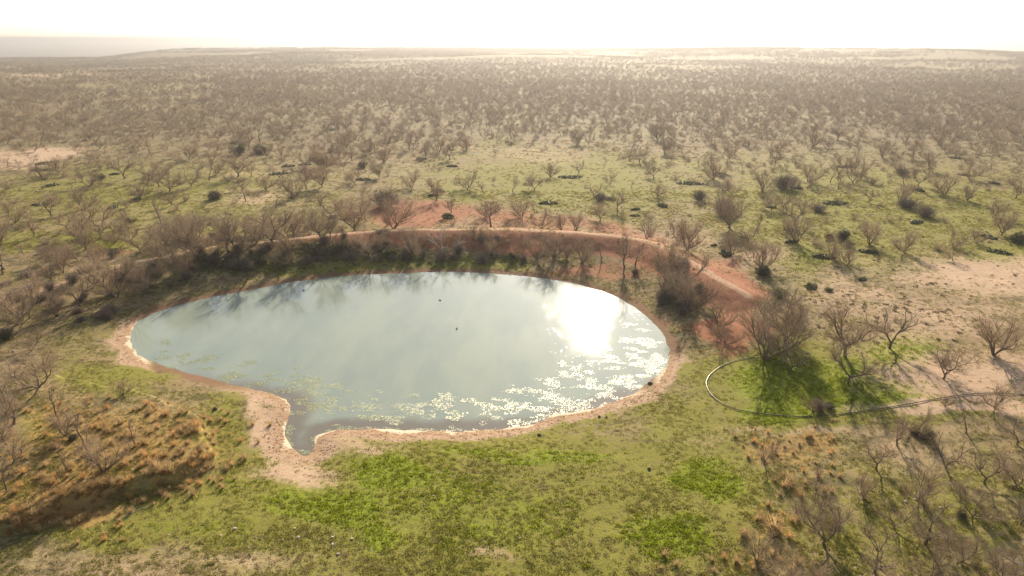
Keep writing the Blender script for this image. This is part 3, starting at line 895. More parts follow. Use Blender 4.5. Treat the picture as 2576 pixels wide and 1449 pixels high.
# ------------------------------------------------------------------ one object of many copies (stuff only)
def scatter(name, protos, P, rz, S, label, cat, tiltv=None):
    P = np.asarray(P, np.float32)
    me = bpy.data.meshes.new(name)
    me.vertices.add(len(P)); me.vertices.foreach_set('co', P.ravel())
    a = me.attributes.new('rot', 'FLOAT_VECTOR', 'POINT')
    rv = np.zeros((len(P), 3), np.float32); rv[:, 2] = rz
    if tiltv is not None: rv[:, :2] = tiltv
    a.data.foreach_set('vector', rv.ravel())
    a = me.attributes.new('scl', 'FLOAT_VECTOR', 'POINT')
    S = np.asarray(S, np.float32)
    if S.ndim == 1: S = np.repeat(S[:, None], 3, 1)
    a.data.foreach_set('vector', np.ascontiguousarray(S).ravel())
    a = me.attributes.new('pick', 'INT', 'POINT')
    a.data.foreach_set('value', rng.integers(0, len(protos), len(P)).astype(np.int32))
    o = link(name, me)
    g = bpy.data.node_groups.new(name, 'GeometryNodeTree')
    g.interface.new_socket('Geometry', in_out='INPUT', socket_type='NodeSocketGeometry')
    g.interface.new_socket('Geometry', in_out='OUTPUT', socket_type='NodeSocketGeometry')
    gi = g.nodes.new('NodeGroupInput'); go = g.nodes.new('NodeGroupOutput')
    iop = g.nodes.new('GeometryNodeInstanceOnPoints'); jn = g.nodes.new('GeometryNodeJoinGeometry')
    for pm in protos:
        po = bpy.data.objects.new(pm.name, pm)
        oi = g.nodes.new('GeometryNodeObjectInfo'); oi.inputs['Object'].default_value = po; oi.inputs['As Instance'].default_value = True
        g.links.new(oi.outputs['Geometry'], jn.inputs[0])

    def na(n, t):
        k = g.nodes.new('GeometryNodeInputNamedAttribute'); k.data_type = t; k.inputs['Name'].default_value = n
        return [s for s in k.outputs if s.enabled and s.name == 'Attribute'][0]
    g.links.new(gi.outputs[0], iop.inputs['Points'])
    g.links.new(jn.outputs[0], iop.inputs['Instance'])
    iop.inputs['Pick Instance'].default_value = True
    g.links.new(na('pick', 'INT'), iop.inputs['Instance Index'])
    g.links.new(na('rot', 'FLOAT_VECTOR'), iop.inputs['Rotation'])
    g.links.new(na('scl', 'FLOAT_VECTOR'), iop.inputs['Scale'])
    g.links.new(iop.outputs[0], go.inputs[0])
    md = o.modifiers.new('copies', 'NODES'); md.node_group = g
    tag(o, label, cat, kind='stuff')
    return o


rp = np.array([(p[0], p[1], p[2]) for p in rest]); rh = np.array([p[3] for p in rest])
scatter('mesquite_woodland', FARTREES, rp, rng.uniform(0, 6.28, len(rp)), np.stack([rh / 4.4, rh / 4.4, rh / 5.9], 1), 'bare grey brown mesquite woodland filling the plain behind the pond', 'woodland')

cell = 15.0
X, Y = np.meshgrid(np.arange(-2700, 2700, cell), np.arange(1250, 3000, cell))
x = X.ravel() + rng.uniform(-9, 9, X.size); y = Y.ravel() + rng.uniform(-9, 9, X.size)
z, _ = terrain(x, y)
u, v = project(x, y, z)
pat = fbm(x, y, 220, 141, 4) + .12 * np.clip(blobs(u, v, B_DARK), 0, 1) - .25 * np.clip(blobs(u, v, B_SOIL), 0, 1)
m = (np.abs(x) < .86 * y) & (rng.random(len(x)) < sstep(.36, .56, pat))
P = np.stack([x, y, z], 1)[m]
scatter('distant_woodland', FARCLUMPS, P, rng.uniform(0, 6.28, len(P)), rng.uniform(.7, 1.15, len(P)), 'far mesquite woodland thinning towards the plateau rim under the horizon', 'woodland')


# ------------------------------------------------------------------ shrubs and cactus patches
def pads_mesh(seed, n, rad, hgt):
    R = np.random.default_rng(seed); VV = []; FF = []; off = 0; m = 7
    for i in range(n):
        a = R.uniform(0, 6.28); rr = rad * math.sqrt(R.random())
        c = np.array([rr * math.cos(a), rr * math.sin(a) * .75, R.uniform(.08, hgt) * (1.1 - rr / rad * .7)])
        w = R.uniform(.10, .17); hh_ = w * 1.3; th = .022
        nrm = R.normal(size=3); nrm[2] *= .5; nrm /= np.linalg.norm(nrm)
        A = np.cross(nrm, [0, 0, 1.]); A /= np.linalg.norm(A) + 1e-9; B = np.cross(A, nrm)
        an = np.arange(m) * 6.283 / m
        ring = c + A * (w * np.cos(an))[:, None] + B * (hh_ * np.sin(an))[:, None]
        V = np.concatenate([ring, [c + nrm * th], [c - nrm * th]])
        s = np.arange(m)
        FF.append(np.stack([off + s, off + (s + 1) % m, np.full(m, off + m)], 1)); FF.append(np.stack([off + (s + 1) % m, off + s, np.full(m, off + m + 1)], 1))
        VV.append(V); off += len(V)
    return mesh_np('cactus', np.concatenate(VV), [np.concatenate(FF)], M_PAD)


def leaf_clump(name, seed, n, rad, hgt, size, mat, lumps=6):
    R = np.random.default_rng(seed); VV = []
    lc = np.stack([R.normal(0, rad * .45, lumps), R.normal(0, rad * .4, lumps), R.uniform(.2, .7, lumps) * hgt], 1); lr = R.uniform(.35, .6, lumps) * rad
    for i in range(n):
        k = R.integers(lumps); d = R.normal(size=3); d /= np.linalg.norm(d)
        c = lc[k] + d * lr[k] * R.uniform(.55, 1.05) * np.array([1, 1, hgt / rad * .7]); c[2] = max(c[2], .03)
        a = R.normal(size=3); a /= np.linalg.norm(a); b = np.cross(a, R.normal(size=3)); b /= np.linalg.norm(b)
        s = size * R.uniform(.6, 1.4)
        VV.append([c - a * s, c + b * s * .55, c + a * s, c - b * s * .55])
    V = np.array(VV).reshape(-1, 3)
    return mesh_np(name, V, [np.arange(len(V)).reshape(-1, 4)], mat)


def twig_bush(seed, n, rad, hgt, mat=None):
    R = np.random.default_rng(seed); L = []
    for i in range(n):
        a = R.uniform(0, 6.28); t = R.uniform(.1, 1.25)
        d = np.array([math.cos(a) * math.sin(t) * rad, math.sin(a) * math.sin(t) * rad, math.cos(t) * hgt])
        p0 = np.array([math.cos(a), math.sin(a), 0]) * R.uniform(0, .2) * rad
        p1 = p0 + d * .5 + R.normal(0, .06, 3); p2 = p0 + d * R.uniform(.75, 1.05) + R.normal(0, .08, 3)
        p1[2] = abs(p1[2]); p2[2] = abs(p2[2])
        L.append((np.array([p0, p1, p2]), np.array([.014, .010, .005])))
        for q in (p1, p2, (p1 + p2) / 2):
            e = d / np.linalg.norm(d) + R.normal(0, .6, 3); e /= np.linalg.norm(e)
            q1 = q + e * .18 * hgt; q2 = q1 + (e + R.normal(0, .3, 3)) * .14 * hgt
            L.append((np.array([q, q1, q2]), np.array([.008, .006, .004])))
    V, Q = build_tubes([(L, 3)])
    return mesh_np('branches', V, Q, mat or M_GREYTWIG)


CACTUS = [pads_mesh(500 + i, 150, 1.0 + .25 * i, .45) for i in range(3)]
TWB = [twig_bush(510 + i, 240, 1.15, 1.35 - .2 * i) for i in range(3)]
EVL = [leaf_clump('leaves', 520 + i, 900, 1.0, 1.3, .075, M_EVER) for i in range(2)]
OLL = [leaf_clump('leaves', 530 + i, 700, 1.0, .9, .075, M_OLIVE) for i in range(2)]

ORL = [leaf_clump('leaves', 535 + i, 700, 1.0, .9, .075, M_ORANGE) for i in range(2)]


def shrub(kind, px, py, w, label, group):
    x, y, z = (float(a[0]) for a in ground_at(px, py))
    dep = y * FW[1] + (z - CAMZ) * FW[2]
    s = w * dep / F / 2.6
    rz = rng.uniform(0, 6.28)
    if kind == 'cactus':
        o = link('prickly_pear', CACTUS[rng.integers(3)], (x, y, z - .02), rz, (s * 1.15, s * .9, min(s, 1.2)))
        tag(o, label, 'cactus', group)
    elif kind == 'twig':
        o = link('twiggy_shrub', TWB[rng.integers(3)], (x, y, z - .03), rz, s); tag(o, label, 'shrub', group)
    else:
        o = link('leafy_shrub', None, (x, y, z - .03), rz, s); tag(o, label, 'shrub', group)
        link('leaves', (EVL if kind == 'ever' else ORL if kind == 'orange' else OLL)[rng.integers(2)], parent=o)
        link('branches', TWB[rng.integers(3)], s=.75, parent=o)


SHRUBS = [('ever', 910, 420, 38, 'round dark evergreen bush standing alone on pale ground far behind the dam'),
          ('ever', 2118, 604, 62, 'dark rounded bush touching an orange leafy one on the right pasture'),
          ('orange', 2086, 600, 40, 'orange tinged leafy bush against the left side of the dark rounded bush'),
          ('twig', 1970, 474, 70, 'wide grey twiggy bush alone on bright green pasture'),
          ('twig', 2058, 532, 50, 'grey brown twiggy bush on the pasture above the dark rounded bush'),
          ('twig', 2328, 545, 60, 'low purplish twig bush on the pasture near the right edge'),
          ('twig', 2280, 522, 60, 'grey twig bush just above the low purplish bush'),
          ('twig', 1760, 505, 46, 'small grey bush beyond the right end of the dam'),
          ('twig', 1820, 540, 60, 'tall purple grey twig bush behind the tree past the dam end'),
          ('ever', 1920, 692, 62, 'dark green bush at the foot of the fan-shaped tree by the red bank'),
          ('ever', 1960, 748, 66, 'dark green bush at the outer edge of the red bank'),
          ('ever', 1955, 772, 44, 'smaller dark bush below the one at the red bank edge'),
          ('cactus', 2040, 722, 40, 'dark green low cactus clump on pale soil right of the red bank'),
          ('cactus', 2170, 703, 26, 'little dark cactus clump on the upper pale soil'),
          ('olive', 2085, 733, 30, 'little green shrub on pale soil right of the red bank'),
          ('ever', 2330, 1105, 62, 'dark leafy bush casting a black shadow in the scrub below the pipe'),
          ('ever', 2300, 1090, 46, 'dark bush touching the larger one below the pipe'),
          ('ever', 2415, 1300, 44, 'dark green bush beside a pale stone in the lower thicket'),
          ('ever', 2085, 1025, 40, 'dark twiggy bush inside the pipe loop below the big tree'),
          ('twig', 2060, 1030, 50, 'grey brushy shrub left of the dark bush inside the pipe loop'),
          ('ever', 185, 1105, 40, 'dark green bush behind the slender trees in the straw grass'),
          ('olive', 20, 850, 70, 'bright green leafy bush at the left edge of the picture'),
          ('olive', 130, 640, 50, 'olive bush behind the low left arm of the dam'),
          ('olive', 725, 655, 46, 'golden leafy bush at the inner foot of the dam'),
          ('olive', 620, 672, 60, 'yellow green bush beside the water line under the dam trees'),
          ('olive', 660, 660, 50, 'green bush between the golden and the yellow green bush'),
          ('ever', 540, 660, 60, 'dark bush under the tall trees on the inner dam slope'),
          ('ever', 800, 640, 60, 'dark bush on the inner dam slope, middle of the brush'),
          ('ever', 860, 632, 70, 'dark bush on the inner dam slope, right of the middle one'),
          ('olive', 980, 640, 60, 'olive bush near the dead tree on the inner dam slope'),
          ('twig', 880, 650, 60, 'grey brush pile on the inner dam slope left of the dead tree'),
          ('ever', 1290, 650, 40, 'low dark shrub where the inner slope turns red'),
          ('ever', 1700, 712, 50, 'dark bush in the thicket on the right bank'),
          ('ever', 1740, 745, 60, 'lower dark bush in the thicket on the right bank'),
          ('olive', 1715, 690, 40, 'yellowish bush topping the thicket on the right bank'),
          ('ever', 600, 390, 60, 'long dark bush under a forked tree on the far left pasture'),
          ('ever', 655, 386, 60, 'low dark hedge-like bush joined to the long dark bush'),
          ('ever', 255, 450, 36, 'dark round bush beside a tree on the left pasture'),
          ('ever', 540, 500, 50, 'dark low bush on pale ground on the left pasture'),
          ('ever', 330, 560, 30, 'black green bush behind the thicket left of the dam'),
          ('twig', 970, 520, 90, 'broad brown brush thicket just behind the left dam crest'),
          ('twig', 1510, 505, 44, 'grey bush where the red soil meets green pasture behind the dam'),
          ('twig', 2270, 440, 44, 'grey bush in the tree belt on the right'),
          ('ever', 2560, 606, 60, 'dark bush cut by the right edge beside green pasture'),
          ('cactus', 2185, 635, 50, 'reddish dark cactus strip under the bare tree on the pasture'),
          ('cactus', 1990, 610, 40, 'dark cactus strip at the foot of the forked tree on the pasture')]
for s in SHRUBS:
    shrub(*s, 'shrubs and bushes around the pond')
# low prickly pear patches, countable, on the pasture
cand = []
tries = 0
while len(cand) < 48 and tries < 6000:
    tries += 1
    u = rng.uniform(0, PW); v = rng.uniform(395, 660)
    if 700 < u < 1750 and v > 560: continue
    if u < 480 and v > 600: continue
    if any(abs(u - a) < 34 and abs(v - b) < 9 for a, b in cand): continue
    cand.append((u, v))
cand.sort(key=lambda c: (int((660 - c[1]) // 33), c[0]))
rows = {}
for c in cand: rows.setdefault((int((660 - c[1]) // 33), 'left of' if c[0] < 860 else 'behind' if c[0] < 1720 else 'right of'), []).append(c)
for (r_, side), lst in rows.items():
    for n, (u, v) in enumerate(lst):
        place = ORD[min(r_, 9)] + ' pasture strip ' + side + ' dam'
        shrub('cactus', u, v, rng.uniform(22, 50), f'low prickly pear patch, {ORD[min(n, 19)]} from left in {place}', 'prickly pear patches on the pasture')


# ------------------------------------------------------------------ grasses
def bunch(seed, n, h, rad, w, lean):
    R = np.random.default_rng(seed); VV = []
    for i in range(n):
        a = R.uniform(0, 6.28); rr = R.uniform(0, .3) * rad; L = h * R.uniform(.55, 1.1)
        t = R.uniform(.05, .75); d = np.array([math.cos(a) * math.sin(t) + lean, math.sin(a) * math.sin(t), math.cos(t)])
        p = np.array([rr * math.cos(a), rr * math.sin(a), -.03]); side = np.array([-math.sin(a), math.cos(a), 0]) * w
        side = tilt(side, R, .8) if R.random() < .6 else side
        q = [p, p + d * L * .5, p + d * L * .85 + np.array([d[0], d[1], -.15]) * L * .12, p + d * L + np.array([d[0], d[1], -.5]) * L * .3]
        wd = [1, .9, .6, .2]
        VV.append([s for k in range(4) for s in (q[k] - side * wd[k], q[k] + side * wd[k])])
    V = np.array(VV).reshape(-1, 3); b = np.arange(n)[:, None] * 8
    Q = np.concatenate([np.stack([b[:, 0] + 2 * k, b[:, 0] + 2 * k + 1, b[:, 0] + 2 * k + 3, b[:, 0] + 2 * k + 2], 1) for k in range(3)])
    return V, [Q]


BUNCH = [mesh_np('bunchgrass', *bunch(600 + i, 120, .95, .6, .011, R0), M_STRAW) for i, R0 in enumerate((.1, -.15, .2, 0))]


def in_blobs(B, n, lo, box):
    u = rng.uniform(box[0], box[1], n); v = rng.uniform(box[2], box[3], n)
    k = rng.random(n) < np.clip(blobs(u, v, B) * lo, 0, 1)
    return u[k], v[k]


B_TUFT = [(300, 1100, 230, 90, .55), (250, 1230, 200, 40, 1.0), (90, 1290, 160, 40, 1.1), (420, 1170, 110, 40, 1.1), (440, 1090, 90, 50, .8), (120, 1180, 160, 60, .5),
          (1990, 1120, 120, 40, .4), (1945, 1305, 70, 46, .6), (2010, 1200, 90, 50, .35), (1880, 1420, 130, 40, .2), (2060, 1120, 90, 30, .25)]
u, v = in_blobs(B_TUFT, 9500, .55, (-60, 2150, 1000, 1440))
x, y, z = ground_at(u, v)
scatter('bunchgrass_field', BUNCH, np.stack([x, y, z], 1), rng.uniform(0, 6.28, len(x)), rng.uniform(.28, .9, len(x)) ** 1.1, 'orange straw bunchgrass growing thick on the lower bank and among the trees', 'grass')
for (px, py, s, lab) in [(305, 1064, 1.25, 'bright orange grass tuft leaning left, topmost of the straw grass'), (495, 1075, 1.2, 'orange grass tuft at the right tip of the straw grass'),
                         (365, 1115, 1.0, 'orange tuft beside a slender tree in the straw grass'), (430, 1185, 1.35, 'pale straw tuft at the right end of the shadowed grass edge'),
                         (395, 1180, 1.2, 'straw tuft next to the pale one on the shadowed grass edge'), (1972, 1225, 1.2, 'orange tuft at the foot of a leaning tree below the pipe'),
                         (1990, 1212, 1.1, 'pale flattened straw tuft left of the leaning tree below the pipe'), (1945, 1330, 1.7, 'large rust brown grass tuft in the lower right scrub')]:
    x, y, z = (float(a[0]) for a in ground_at(px, py))
    o = link('grass_tuft', BUNCH[rng.integers(4)], (x, y, z), rng.uniform(0, 6), s)
    tag(o, lab, 'grass tuft', 'single grass tufts standing out')


def forb(seed, n, rad, h, size, mat):
    R = np.random.default_rng(seed); VV = []
    for i in range(n):
        a = R.uniform(0, 6.28); rr = rad * math.sqrt(R.random()); c = np.array([rr * math.cos(a), rr * math.sin(a), R.uniform(.01, h)])
        d = np.array([math.cos(a), math.sin(a), R.uniform(.2, 1.6)]); d /= np.linalg.norm(d); b = np.cross(d, R.normal(size=3)); b /= np.linalg.norm(b)
        s = size * R.uniform(.6, 1.4)
        VV.append([c - d * s * .3, c + b * s * .35 + d * s * .3, c + d * s, c - b * s * .35 + d * s * .3])
    V = np.array(VV).reshape(-1, 3)
    return mesh_np('ground_cover', V, [np.arange(len(V)).reshape(-1, 4)], mat)


def cover(name, mat, n, fn, label, smin, smax, seed, far):
    """low plants on the ground, spread over the area the camera sees"""
    y = 34 + (far - 34) * rng.random(n) ** 1.6
    x = rng.uniform(-1, 1, n) * (.80 * y + 18)
    z, sd = terrain(x, y)
    u, v = project(x, y, z)
    k = (sd > .9) & (rng.random(n) < fn(u, v, x, y, sd))
    x, y, z = x[k], y[k], z[k]
    protos = [forb(seed + i, 24, .17, .05, .06, mat) for i in range(3)]
    s = rng.uniform(smin, smax, len(x)) * (1 + np.maximum(y - 70, 0) / 120)
    scatter(name, protos, np.stack([x, y, z - .01], 1), rng.uniform(0, 6.28, len(x)), s, label, 'grass')


def soily(u, v, sd): return (1 - np.clip(np.maximum(blobs(u, v, B_SOIL), blobs(u, v, B_RED)) * 1.1, 0, .96)) * (1 - .93 * sstep(3.4, 2.2, sd) * (v > 840))


cover('green_grass', M_GRASS_G, 170000, lambda u, v, x, y, sd: np.clip(blobs(u, v, B_GREEN) * 2.2 - 1.85 + (fbm(x, y, 3.5, 151, 4) - .5) * 1.5, 0, 1) * soily(u, v, sd), 'fresh green grass and low weeds around the pond', .6, 1.5, 700, 190)
cover('olive_grass', M_GRASS_O, 230000, lambda u, v, x, y, sd: (1 - .6 * sstep(.7, 1, blobs(u, v, B_GREEN[8:]))) * np.clip(.45 + (fbm(x, y, 2.5, 161, 3) - .5) * 2, 0, 1) * soily(u, v, sd), 'short olive green turf on the near bank', .5, 1.2, 710, 170)
cover('dry_grass', M_GRASS_D, 80000, lambda u, v, x, y, sd: (1 - .85 * sstep(.5, .9, blobs(u, v, B_GREEN[8:]))) * np.clip(.45 + (fbm(x, y, 5, 171, 4) - .5) * 2.4, 0, .9) * (.25 + .75 * soily(u, v, sd)), 'dry tan grass stubble between the green patches', .5, 1.3, 720, 260)

def weeds(name, mat, n, box, B, lo, s0, s1, lab, seed):
    u, v = in_blobs(B, n, lo, box)
    x, y, z = ground_at(u, v)
    sd = terrain(x, y)[1]; k = sd > 3
    x, y, z = x[k], y[k], z[k]
    pm = [leaf_clump('weed', seed + i, 60, .5, .35, .085, mat, 3) for i in range(3)]
    w = rng.uniform(s0, s1, len(x))
    scatter(name, pm, np.stack([x, y, z - .03], 1), rng.uniform(0, 6.28, len(x)), np.stack([w * 1.3, w * 1.3, w * .8], 1), lab, 'weeds')


B_PAST = [(2250, 560, 420, 120, 1.0), (1500, 490, 500, 90, .7), (450, 470, 600, 110, .8), (2230, 800, 190, 80, 1.1), (1400, 390, 1200, 60, .5), (2060, 770, 110, 50, .6), (200, 640, 240, 50, .5)]
weeds('dry_weeds', M_WEED, 7000, (0, 2576, 330, 920), B_PAST, .5, .35, 1.0, 'brown dead weed patches spread over the pasture', 900)
weeds('green_weeds', M_OLIVE, 4200, (0, 2576, 360, 920), B_PAST, .4, .3, .8, 'low dull green weeds dotted over the pasture and pale soil', 910)
weeds('bank_weeds', M_OLIVE, 2500, (350, 1720, 600, 800), [(800, 672, 420, 24, 1.0), (1150, 665, 200, 16, .8), (500, 700, 120, 30, .6), (1640, 790, 50, 50, .5), (1700, 860, 40, 60, .6)], .6, .3, .9, 'olive and yellow green weeds along the inner foot of the dam', 920)

# fine brush filling the gaps between the trees
BR = [twig_bush(540 + i, 60, 1.25, 1.15, M_TWIGF) for i in range(3)]
y = 118 + (900 - 118) * rng.random(26000) ** 1.35
x = rng.uniform(-1, 1, len(y)) * (.84 * y + 10)
z, sd = terrain(x, y)
u, v = project(x, y, z); r = np.hypot(x, y)
pat_ = fbm(x, y, 70, 131, 4) * .4 + fbm(x, y, 14, 137, 3) * .4 + fbm(x, y * .6, 190, 139, 3) * .2
soil_ = np.maximum(blobs(u, v, B_SOIL), blobs(u, v, B_RED))
m = (sd > 5) & (rng.random(len(x)) < sstep(.38, .62, pat_ + sstep(200, 480, r) * .1) * (.14 + .42 * sstep(180, 400, r)) * (1 - np.clip(soil_, 0, .9))) & ~((v > 640) & (u > 480))
P = np.stack([x, y, z - .05], 1)[m]
scatter('low_brush', BR, P, rng.uniform(0, 6.28, len(P)), rng.uniform(.45, 1.25, len(P)), 'fine brown brush filling the gaps between the mesquite trees on the plain', 'brush')
u, v = in_blobs([(620, 640, 300, 40, 1.0), (900, 630, 260, 36, 1.0), (330, 690, 160, 40, .5), (1180, 640, 120, 20, .4), (1680, 740, 60, 60, .7), (150, 740, 200, 60, .4)], 1500, .5, (0, 1800, 560, 830))
x, y, z = ground_at(u, v); m = terrain(x, y)[1] > 4
scatter('bank_brush', TWB, np.stack([x, y, z - .05], 1)[m], rng.uniform(0, 6.28, m.sum()), rng.uniform(.5, 1.2, m.sum()), 'brown tangled brush crowding the inner slope of the dam', 'brush')

# ------------------------------------------------------------------ pipe, ducks, dead wood, stones
PIPE = [(1900, 900), (1875, 903), (1850, 908), (1815, 922), (1790, 940), (1777, 960), (1780, 980), (1795, 1000), (1820, 1018), (1860, 1033), (1920, 1043), (2000, 1049), (2080, 1047),
        (2170, 1036), (2280, 1019), (2380, 1001), (2450, 992), (2520, 991), (2600, 997), (2720, 1010)]
pp = np.array(PIPE, float)
x, y, z = ground_at(pp[:, 0], pp[:, 1])
C = catmull(np.stack([x, y], 1), 8, False)
zc, _ = terrain(C[:, 0], C[:, 1])
kk = np.ones(9) / 9
zc = np.convolve(np.pad(zc, 4, 'edge'), kk, 'valid') + .09
V, Q = tubes(np.stack([C[:, 0], C[:, 1], zc], 1)[None], np.full((1, len(C)), .042), 10)
k = N('black_pipe')
pm = k.done(k.principled((.03, .03, .03), .32, .6).outputs[0])
tag(link('pipe', mesh_np('pipe', V, [Q], pm, True)), 'long black plastic pipe curving over the grass beside the pond', 'pipe')


def make_duck():
    prof = [(-.20, .05, .015), (-.17, .075, .035), (-.10, .08, .085), (0, .075, .105), (.09, .08, .09), (.14, .10, .055), (.155, .15, .036), (.165, .20, .036), (.185, .225, .043), (.215, .225, .036), (.235, .215, .018), (.265, .208, .014), (.28, .206, .004)]
    V = []; m = 10
    for (px, pz, r) in prof:
        for i in range(m):
            a = i * 6.283 / m
            V.append((px, r * math.cos(a), pz + r * .8 * math.sin(a)))
    Q = []
    for j in range(len(prof) - 1):
        for i in range(m): Q.append((j * m + i, j * m + (i + 1) % m, (j + 1) * m + (i + 1) % m, (j + 1) * m + i))
    k = N('duck_feathers')
    pos = k.n('TexCoord').outputs['Object']
    c = k.mix(k.noise(9, 2, .5, pos), (.02, .018, .016), (.06, .05, .04))
    return mesh_np('duck', V, [Q], k.done(k.principled(c, .6, .3).outputs[0]), True)


DM = make_duck()
for (px, py, rz, lab) in [(1107, 756, 2.8, 'dark duck swimming in mid pond, the upper one near the glitter'), (1149, 828, 1.2, 'dark duck swimming in the middle of the pond below the other'), (764, 731, .4, 'dark duck swimming near the far left shore')]:
    x, y = on_plane(np.array([px]), np.array([py]), np.array([0.0]))
    tag(link('duck', DM, (float(x[0]), float(y[0]), -.01), rz, .95), lab, 'duck', 'ducks on the pond')

limbs, tw = gen_tree(77, 3, 1.15, .25, 3.4, 2, .2, 1.2, depth=2, twig_r=.012)
V, Q = build_tubes([(limbs, 5), (tw, 3)])
x, y, z = (float(a[0]) for a in ground_at(1113, 628))
o = link('dead_tree', mesh_np('dead_tree', V, Q, M_DEAD), (x, y, z), 1.0, 1.3)
o.rotation_euler = (.5, .15, 1.0)
tag(o, 'bleached dead tree sprawling down the inner dam slope above the pond', 'dead tree')


def stick(px, py, L, rz, lab, r=.03):
    x, y, z = (float(a[0]) for a in ground_at(px, py)); R = np.random.default_rng(int(px))
    main = [np.array([-L / 2, 0, .06])]
    for i in range(4): main.append(main[-1] + np.array([L / 4, R.normal() * L * .05, R.normal() * .02]))
    main = np.array(main); lst = [(main, np.linspace(r, r * .4, 5))]
    for i in (1, 2, 3):
        e = main[i] + np.array([L * .16, R.normal() * L * .14, .08]); lst.append((np.array([main[i], (main[i] + e) / 2 + .01, e, e + np.array([L * .08, 0, .02]), e + np.array([L * .12, .02, .03])]), np.linspace(r * .55, r * .2, 5)))
    V, Q = build_tubes([(lst, 6)])
    o = link('fallen_branch', mesh_np('fallen_branch', V, Q, M_DEAD, True), (x, y, z), rz)
    tag(o, lab, 'branch', 'fallen branches')


stick(335, 1292, 2.6, .75, 'pale fallen branch on the lawn below the straw grass', .03)
stick(515, 1180, 1.2, .6, 'short pale stick on the lawn right of the straw grass', .025)
stick(1365, 1222, 1.3, .4, 'thin dark twig lying on the middle of the front lawn', .02)
stick(2560, 1420, 3.0, 2.2, 'grey fallen limb in the bottom right corner', .06)
stick(1385, 545, 4.0, -1.0, 'white fallen branch on the red soil behind the dam', .07)
stick(2190, 1025, 1.6, .9, 'thin fallen branch inside the pipe by the vivid grass', .03)

k = N('pale_stone')
pos = k.n('TexCoord').outputs['Object']
c = k.mix(k.noise(5, 4, .6, pos), (.34, .27, .21), (.56, .50, .43))
M_STONE = k.done(k.principled(c, .85, .2, k.bump(k.noise(12, 4, .6, pos), .5, .05)).outputs[0])
k = N('dark_stone')
pos = k.n('TexCoord').outputs['Object']
M_STONED = k.done(k.principled(k.mix(k.noise(5, 4, .6, pos), (.07, .05, .04), (.17, .12, .09)), .85, .2).outputs[0])


def rock_mesh(seed, mat):
    bm = bmesh.new(); bmesh.ops.create_icosphere(bm, subdivisions=2, radius=1)
    R = np.random.default_rng(seed); f = R.normal(size=(5, 3)) * 1.6; ph = R.uniform(0, 6, 5)
    for v in bm.verts:
        p = np.array(v.co); d = 1 + .12 * sum(math.sin(float(f[i] @ p) + ph[i]) for i in range(5))
        v.co = Vector(p * d * np.array([1, .8, .62]))
    me = bpy.data.meshes.new('stone'); bm.to_mesh(me); bm.free(); me.materials.append(mat)
    return me


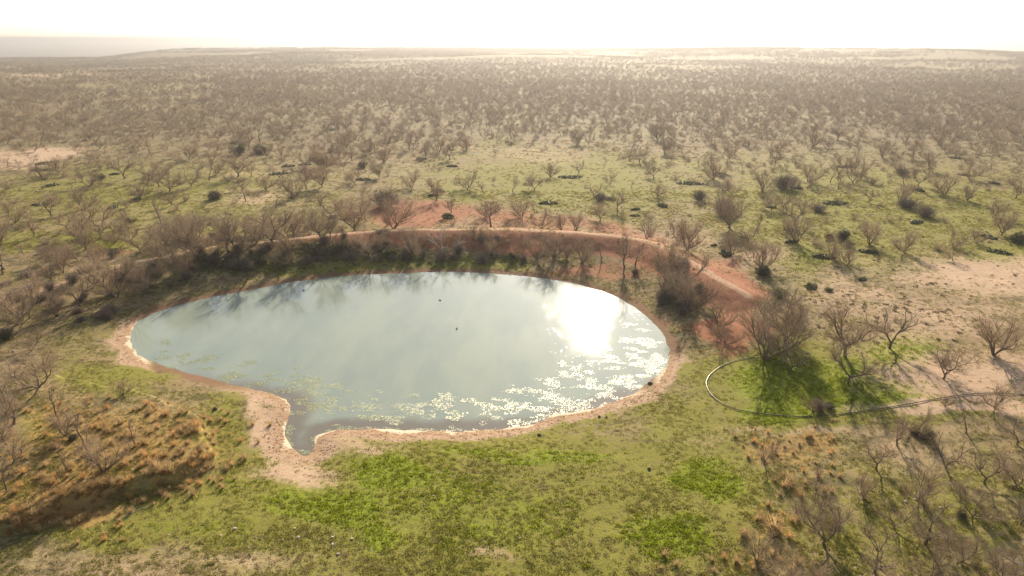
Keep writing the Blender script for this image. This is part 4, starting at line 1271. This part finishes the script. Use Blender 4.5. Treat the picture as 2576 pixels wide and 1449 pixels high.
ROCKP = [rock_mesh(800 + i, M_STONE) for i in range(4)]
ROCKD = [rock_mesh(810 + i, M_STONED) for i in range(2)]
STONES = [(750, 1353, .2, 0, 'grey stone at the upper edge of the gravel patch, largest there'), (836, 1352, .17, 0, 'stone on the grass right of the gravel patch, upper of a column'), (834, 1362, .15, 1, 'dark stone second in the column right of the gravel'),
          (837, 1371, .2, 0, 'stone third in the column right of the gravel'), (851, 1394, .18, 0, 'stone lowest in the column right of the gravel'), (590, 1331, .2, 0, 'lone grey stone on the lawn above the gravel patch'),
          (555, 1348, .15, 0, 'pale stone on the lawn left of the lone grey stone'), (655, 1357, .13, 1, 'dark stone between lawn and gravel patch'), (712, 1358, .12, 0, 'small stone touching the gravel patch top'), (742, 1330, .14, 0, 'pale stone on green lawn above the gravel'),
          (1635, 965, .38, 1, 'dark rock at the water edge on the right of the pond'), (1357, 1095, .3, 1, 'dark rock on the mud shore below the glitter'), (1507, 1049, .26, 1, 'dark clod on the mud shore near the right bend'), (1525, 1050, .2, 1, 'smaller dark clod beside the one near the right bend'),
          (1632, 1180, .28, 1, 'dark clod alone on the right part of the front lawn'), (540, 1030, .42, 1, 'black clump on the lawn between straw grass and shore'), (1308, 1354, .13, 0, 'tiny pale stone at the middle of the bottom lawn'),
          (886, 1356, .17, 0, 'pale stone on bright grass below the notch of the pond'), (2278, 1262, .22, 0, 'white stone in the lower right thicket, left of a pair'), (2304, 1257, .2, 0, 'white stone in the lower right thicket, right of a pair'), (2368, 1278, .2, 0, 'white stone beside the dark green bush in the lower thicket'),
          (1090, 1247, .13, 0, 'pale speck of stone on the lawn below the mud shore'), (1068, 1270, .13, 0, 'second pale speck of stone further down the lawn'), (36, 884, .25, 0, 'white stone on grass at the left edge')]
for (px, py, s, d, lab) in STONES:
    x, y, z = (float(a[0]) for a in ground_at(px, py))
    o = link('stone', (ROCKD if d else ROCKP)[rng.integers(2)], (x, y, z + s * .18), rng.uniform(0, 6), s * .75)
    tag(o, lab, 'stone', 'stones around the pond')
u, v = in_blobs([(640, 1400, 230, 46, 1.0), (780, 1370, 90, 30, .8), (300, 1430, 200, 30, .3), (800, 1140, 100, 30, .4)], 2600, .55, (100, 950, 1100, 1460))
x, y, z = ground_at(u, v)
scatter('gravel', ROCKP[:2], np.stack([x, y, z], 1), rng.uniform(0, 6, len(x)), rng.uniform(.02, .07, len(x)), 'scattered gravel and pebbles on the bare ground at the bottom', 'gravel')
# dark clods and dung on the mud ring
u = rng.uniform(640, 1720, 9000); v = rng.uniform(930, 1200, 9000)
x, y, z = ground_at(u, v); sd = shore_sd(x, y)
m = (sd > .5) & (sd < 2.9) & (rng.random(len(x)) < .22)
scatter('mud_clods', ROCKD, np.stack([x, y, z], 1)[m], rng.uniform(0, 6, m.sum()), rng.uniform(.025, .09, m.sum()), 'dark mud clods and hoof crumbs on the sandy shore ring', 'clods')

# ------------------------------------------------------------------ haze
bm = bmesh.new(); bmesh.ops.create_cube(bm, size=1)
me = bpy.data.meshes.new('haze'); bm.to_mesh(me); bm.free()
hm = bpy.data.materials.new('haze'); hm.use_nodes = True
t = hm.node_tree; t.nodes.clear()
out = t.nodes.new('ShaderNodeOutputMaterial'); pv_ = t.nodes.new('ShaderNodeVolumePrincipled')
pv_.inputs['Color'].default_value = (.44, .44, .46, 1)
pv_.inputs['Density'].default_value = HAZE_DENSITY
pv_.inputs['Anisotropy'].default_value = .65
t.links.new(pv_.outputs[0], out.inputs['Volume'])
me.materials.append(hm)
o = link('haze', me, (0, 22000, (46 - 110) / 2), 0, (80000, 46000, 156))
tag(o, kind='stuff')
